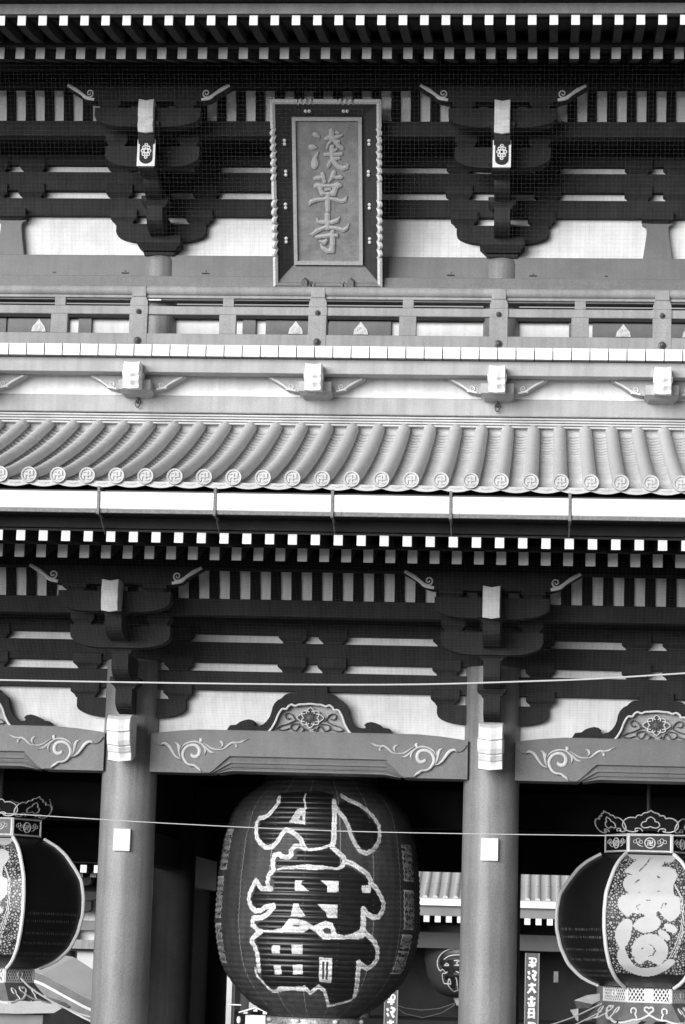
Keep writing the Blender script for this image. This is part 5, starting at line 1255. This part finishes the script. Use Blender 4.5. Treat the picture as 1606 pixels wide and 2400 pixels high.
lbx('wall_beam', -17.5, -7, 49.9, 50.29, 3.28, 3.60, PAINT)
for x in (-15.9, -12.6, -9.3):
    c = MB()
    for (hf, z0, z1, y0, y1) in ((.95, 4.71, 5.02, -1.1, -.5), (1.12, 4.24, 4.53, -.8, -.3), (.92, 3.86, 4.25, -.7, -.3)):
        L_ = [(x + hf, z1), (x + hf, z0 + .10), (x + hf * .92, z0 + .03), (x + hf * .75, z0)]
        c.prism([(a + 14, z) for a, z in L_] + [(2 * x - a + 14, z) for a, z in L_[::-1]], y0, y1)
    c.build('bracket_cluster', BGDARK, lb)
    c = MB(); c.lathe([(0, .26), (3.28, .26)], x + .1 + 14, -.15, 20); c.build('column', PAINT_BRK, lb, smooth=True)
lbx('balcony_rail', -17.5, -7, 49.3, 49.5, 2.68, 2.97, PAINT_LIT)
lbx('balcony_shadow_board', -17.5, -7, 49.5, 49.9, 2.60, 2.68, BGDARK)
lbx('grey_wall', -12.15, -7, 49.75, 49.9, 0, 2.6, BGWALL)

# ---- low roofs in front of it
def lowroof(name, label, x, y, rows, m_roof=TILE):
    pass
lr = thing('low_tiled_roof', 'low pale tiled roof sloping down to the right beside the left column', 'roof', (-12, 40, 0))
def hp(px): return px
c = MB()
top = [(-13.0, 41.5, 2.62), (-10.6, 41.5, 2.50), (-9.2, 41.5, 1.66)]
bot = [(-12.6, 39, 2.22), (-11.2, 39, 1.98), (-9.86, 39, 1.33), (-8.6, 39, .80)]
A = [(-12.2, 40.6, 2.70), (-10.55, 40.6, 2.48), (-9.6, 40.6, 1.93), (-8.4, 40.6, 1.4)]
B_ = [(-12.4, 39.2, 2.30), (-11.2, 39.2, 1.99), (-9.9, 39.2, 1.36), (-8.6, 39.2, .86)]
n = 60
def ip(L, t):
    k = t * (len(L) - 1); i = min(int(k), len(L) - 2); u = k - i; return tuple(L[i][j] + (L[i + 1][j] - L[i][j]) * u for j in range(3))
for i in range(n):
    t0, t1 = i / n, (i + 1) / n; a0, a1, b0, b1 = ip(A, t0), ip(A, t1), ip(B_, t0), ip(B_, t1); lift = .006
    q0 = [a0, a1, b1, b0]; mid_t = (t0 + t1) / 2; am, bm = ip(A, mid_t), ip(B_, mid_t)
    c.add([(x + 12, y - 40, z) for x, y, z in (a0, (am[0], am[1], am[2] + lift), a1, b1, (bm[0], bm[1], bm[2] + lift), b0)], [(0, 1, 4, 5), (1, 2, 3, 4)])
c.build('tile_surface', BGROOF, lr)
for dz0, dz1, mt, nm, y in ((.0, -.22, PAINT, 'roof_fascia', 39.22), (-.22, -.30, WHITE, 'white_edge_strip', 39.18), (-.30, -.54, PAINT_LIT, 'roof_fascia', 39.24), (-.54, -.60, WHITE, 'white_edge_strip', 39.2)):
    c = MB(); v = []
    for i in range(21):
        p = ip(B_, i / 20); sag = .0
        v += [(p[0] + 12, y - 40, p[2] + dz0), (p[0] + 12, y - 40, p[2] + dz1), (p[0] + 12, y - 40 + .3, p[2] + dz0), (p[0] + 12, y - 40 + .3, p[2] + dz1)]
    c.add(v, [(4 * i, 4 * i + 1, 4 * i + 5, 4 * i + 4) for i in range(20)] + [(4 * i + 1, 4 * i + 3, 4 * i + 7, 4 * i + 5) for i in range(20)]); c.build(nm, mt, lr)
c = MB(); c.box(-.8, 3.8, .0, .8, 0, 1.0); c.build('dark_front', BGDARK, lr)
st = thing('stall_roof', 'rounded pale canvas roof at the bottom left corner below the metal lantern', 'roof', (-12, 34, 0))
c = MB(); c.prism([(-3, 1.62), (1.35, 1.60), (2.35, 1.34), (2.55, 1.22), (2.35, 1.09), (1.4, 1.04), (-3, 1.02)], -.6, .8); c.build('canvas_roof', CANVAS, st)
c = MB(); c.prism([(-3, 1.67), (1.25, 1.65), (1.4, 1.60), (-3, 1.62)], -.65, .8); c.build('ridge_strip', WHITE, st)
c = MB(); c.box(-3, 2.0, -.3, .8, .3, 1.02); c.build('stall_front', BGFAS, st)
c = MB(); c.box(.86, 1.11, .9, .94, 1.70, 1.93); c.build('white_card', WHITE_END, st)
# ---- little gabled notice board under the giant lantern
nb = thing('gabled_notice_board', 'small white notice board under a little gabled roof left of the lantern base', 'notice board', (-3.97, 30, 0))
c = MB(); c.box(-.25, .25, 0, .1, .6, 1.30, b=.01); c.build('white_board', WHITE_END, nb)
for s in (-1, 1):
    c = MB(); c.prism([(0, 1.50), (s * .40, 1.375), (s * .40, 1.345), (0, 1.465)], -.15, .25); c.build('roof_slope', RIBW, nb)
c = MB(); c.prism([(-.20, 1.42), (.05, 1.49), (-.20, 1.61)], .25, .28); c.build('gable_sheet', LMID, nb)
for x in (-.24, 0, .24):
    c = MB(); c.box(x - .05, x + .05, -.10, -.02, 1.33 + (.06 if x == 0 else 0), 1.41 + (.06 if x == 0 else 0)); c.build('bracket', WHITE_END, nb)
for s in (-1, 1):
    c = MB(); c.box(s * .24 - .03, s * .24 + .03, .02, .08, 0, .6); c.build('post', GREYMET, nb)
c = MB(); c.tube([(-.16, 0, 0), (.16, 0, -.005)], .018, 8); o = c.build('white_tube', WHITE_END, None, loc=(-4.02, 26, 1.638)); tag(o, 'short horizontal white tube in the dark left of the gabled notice board', 'tube')
c = MB(); c.lathe([(-.09, .001), (-.07, .04), (0, .055), (.07, .04), (.09, .001)], 0, 0, 12); o = c.build('white_globe', WHITE_END, None, smooth=True, loc=(-4.14, 28, 1.235)); tag(o, 'small pale globe in the dark left of the gabled notice board', 'globe')
pr = thing('stall_awning', 'pale slatted awning roof below the right metal lantern', 'awning', (5.2, 22, 0))
for i, P4 in enumerate(([(4.60, 1.56), (5.18, 1.786), (5.218, 1.734), (4.95, 1.56)], [(5.10, 1.56), (5.326, 1.737), (5.43, 1.68), (5.3, 1.56)], [(5.55, 1.56), (5.80, 1.70), (5.90, 1.66), (5.75, 1.56)], [(5.75, 1.60), (6.05, 1.742), (6.3, 1.80), (6.2, 1.62)])):
    c = MB(); c.prism([(x - 5.2, z) for x, z in P4], -.3, .3); c.build('slat', WHITE_END if i != 1 else LMID, pr)
c = MB(); c.box(-.75, 2.6, .32, .4, .3, 1.60); c.build('front_cloth', GREYMET, pr)
wd = thing('wedge_canopy', 'white wedge-shaped canopy corner poking out left of the right metal lantern base', 'canopy', (3.95, 20, 0))
c = MB(); c.add([(-.266, 0, 2.092), (.256, 0, 2.246), (.5, .2, 2.30), (.258, 0, 2.11), (.11, .02, 2.026), (.0, .3, 2.2)], [(0, 4, 3, 1), (0, 1, 5), (1, 2, 3)]); c.build('canopy_sheet', WHITE_END, wd)
c = MB(); c.add([(-.266, .012, 2.088), (.11, .03, 2.022), (.06, .02, 1.95), (-.203, .012, 1.93), (.0, .35, 2.0)], [(0, 1, 2, 3), (3, 2, 4), (1, 4, 2), (0, 3, 4)]); c.build('canopy_underside', GREYMET, wd)
c = MB(); c.prism([(-.346, 1.90), (-.177, 1.935), (-.174, 1.673), (-.218, 1.706)], -.12, -.10); c.build('flap', WHITE_END, wd)
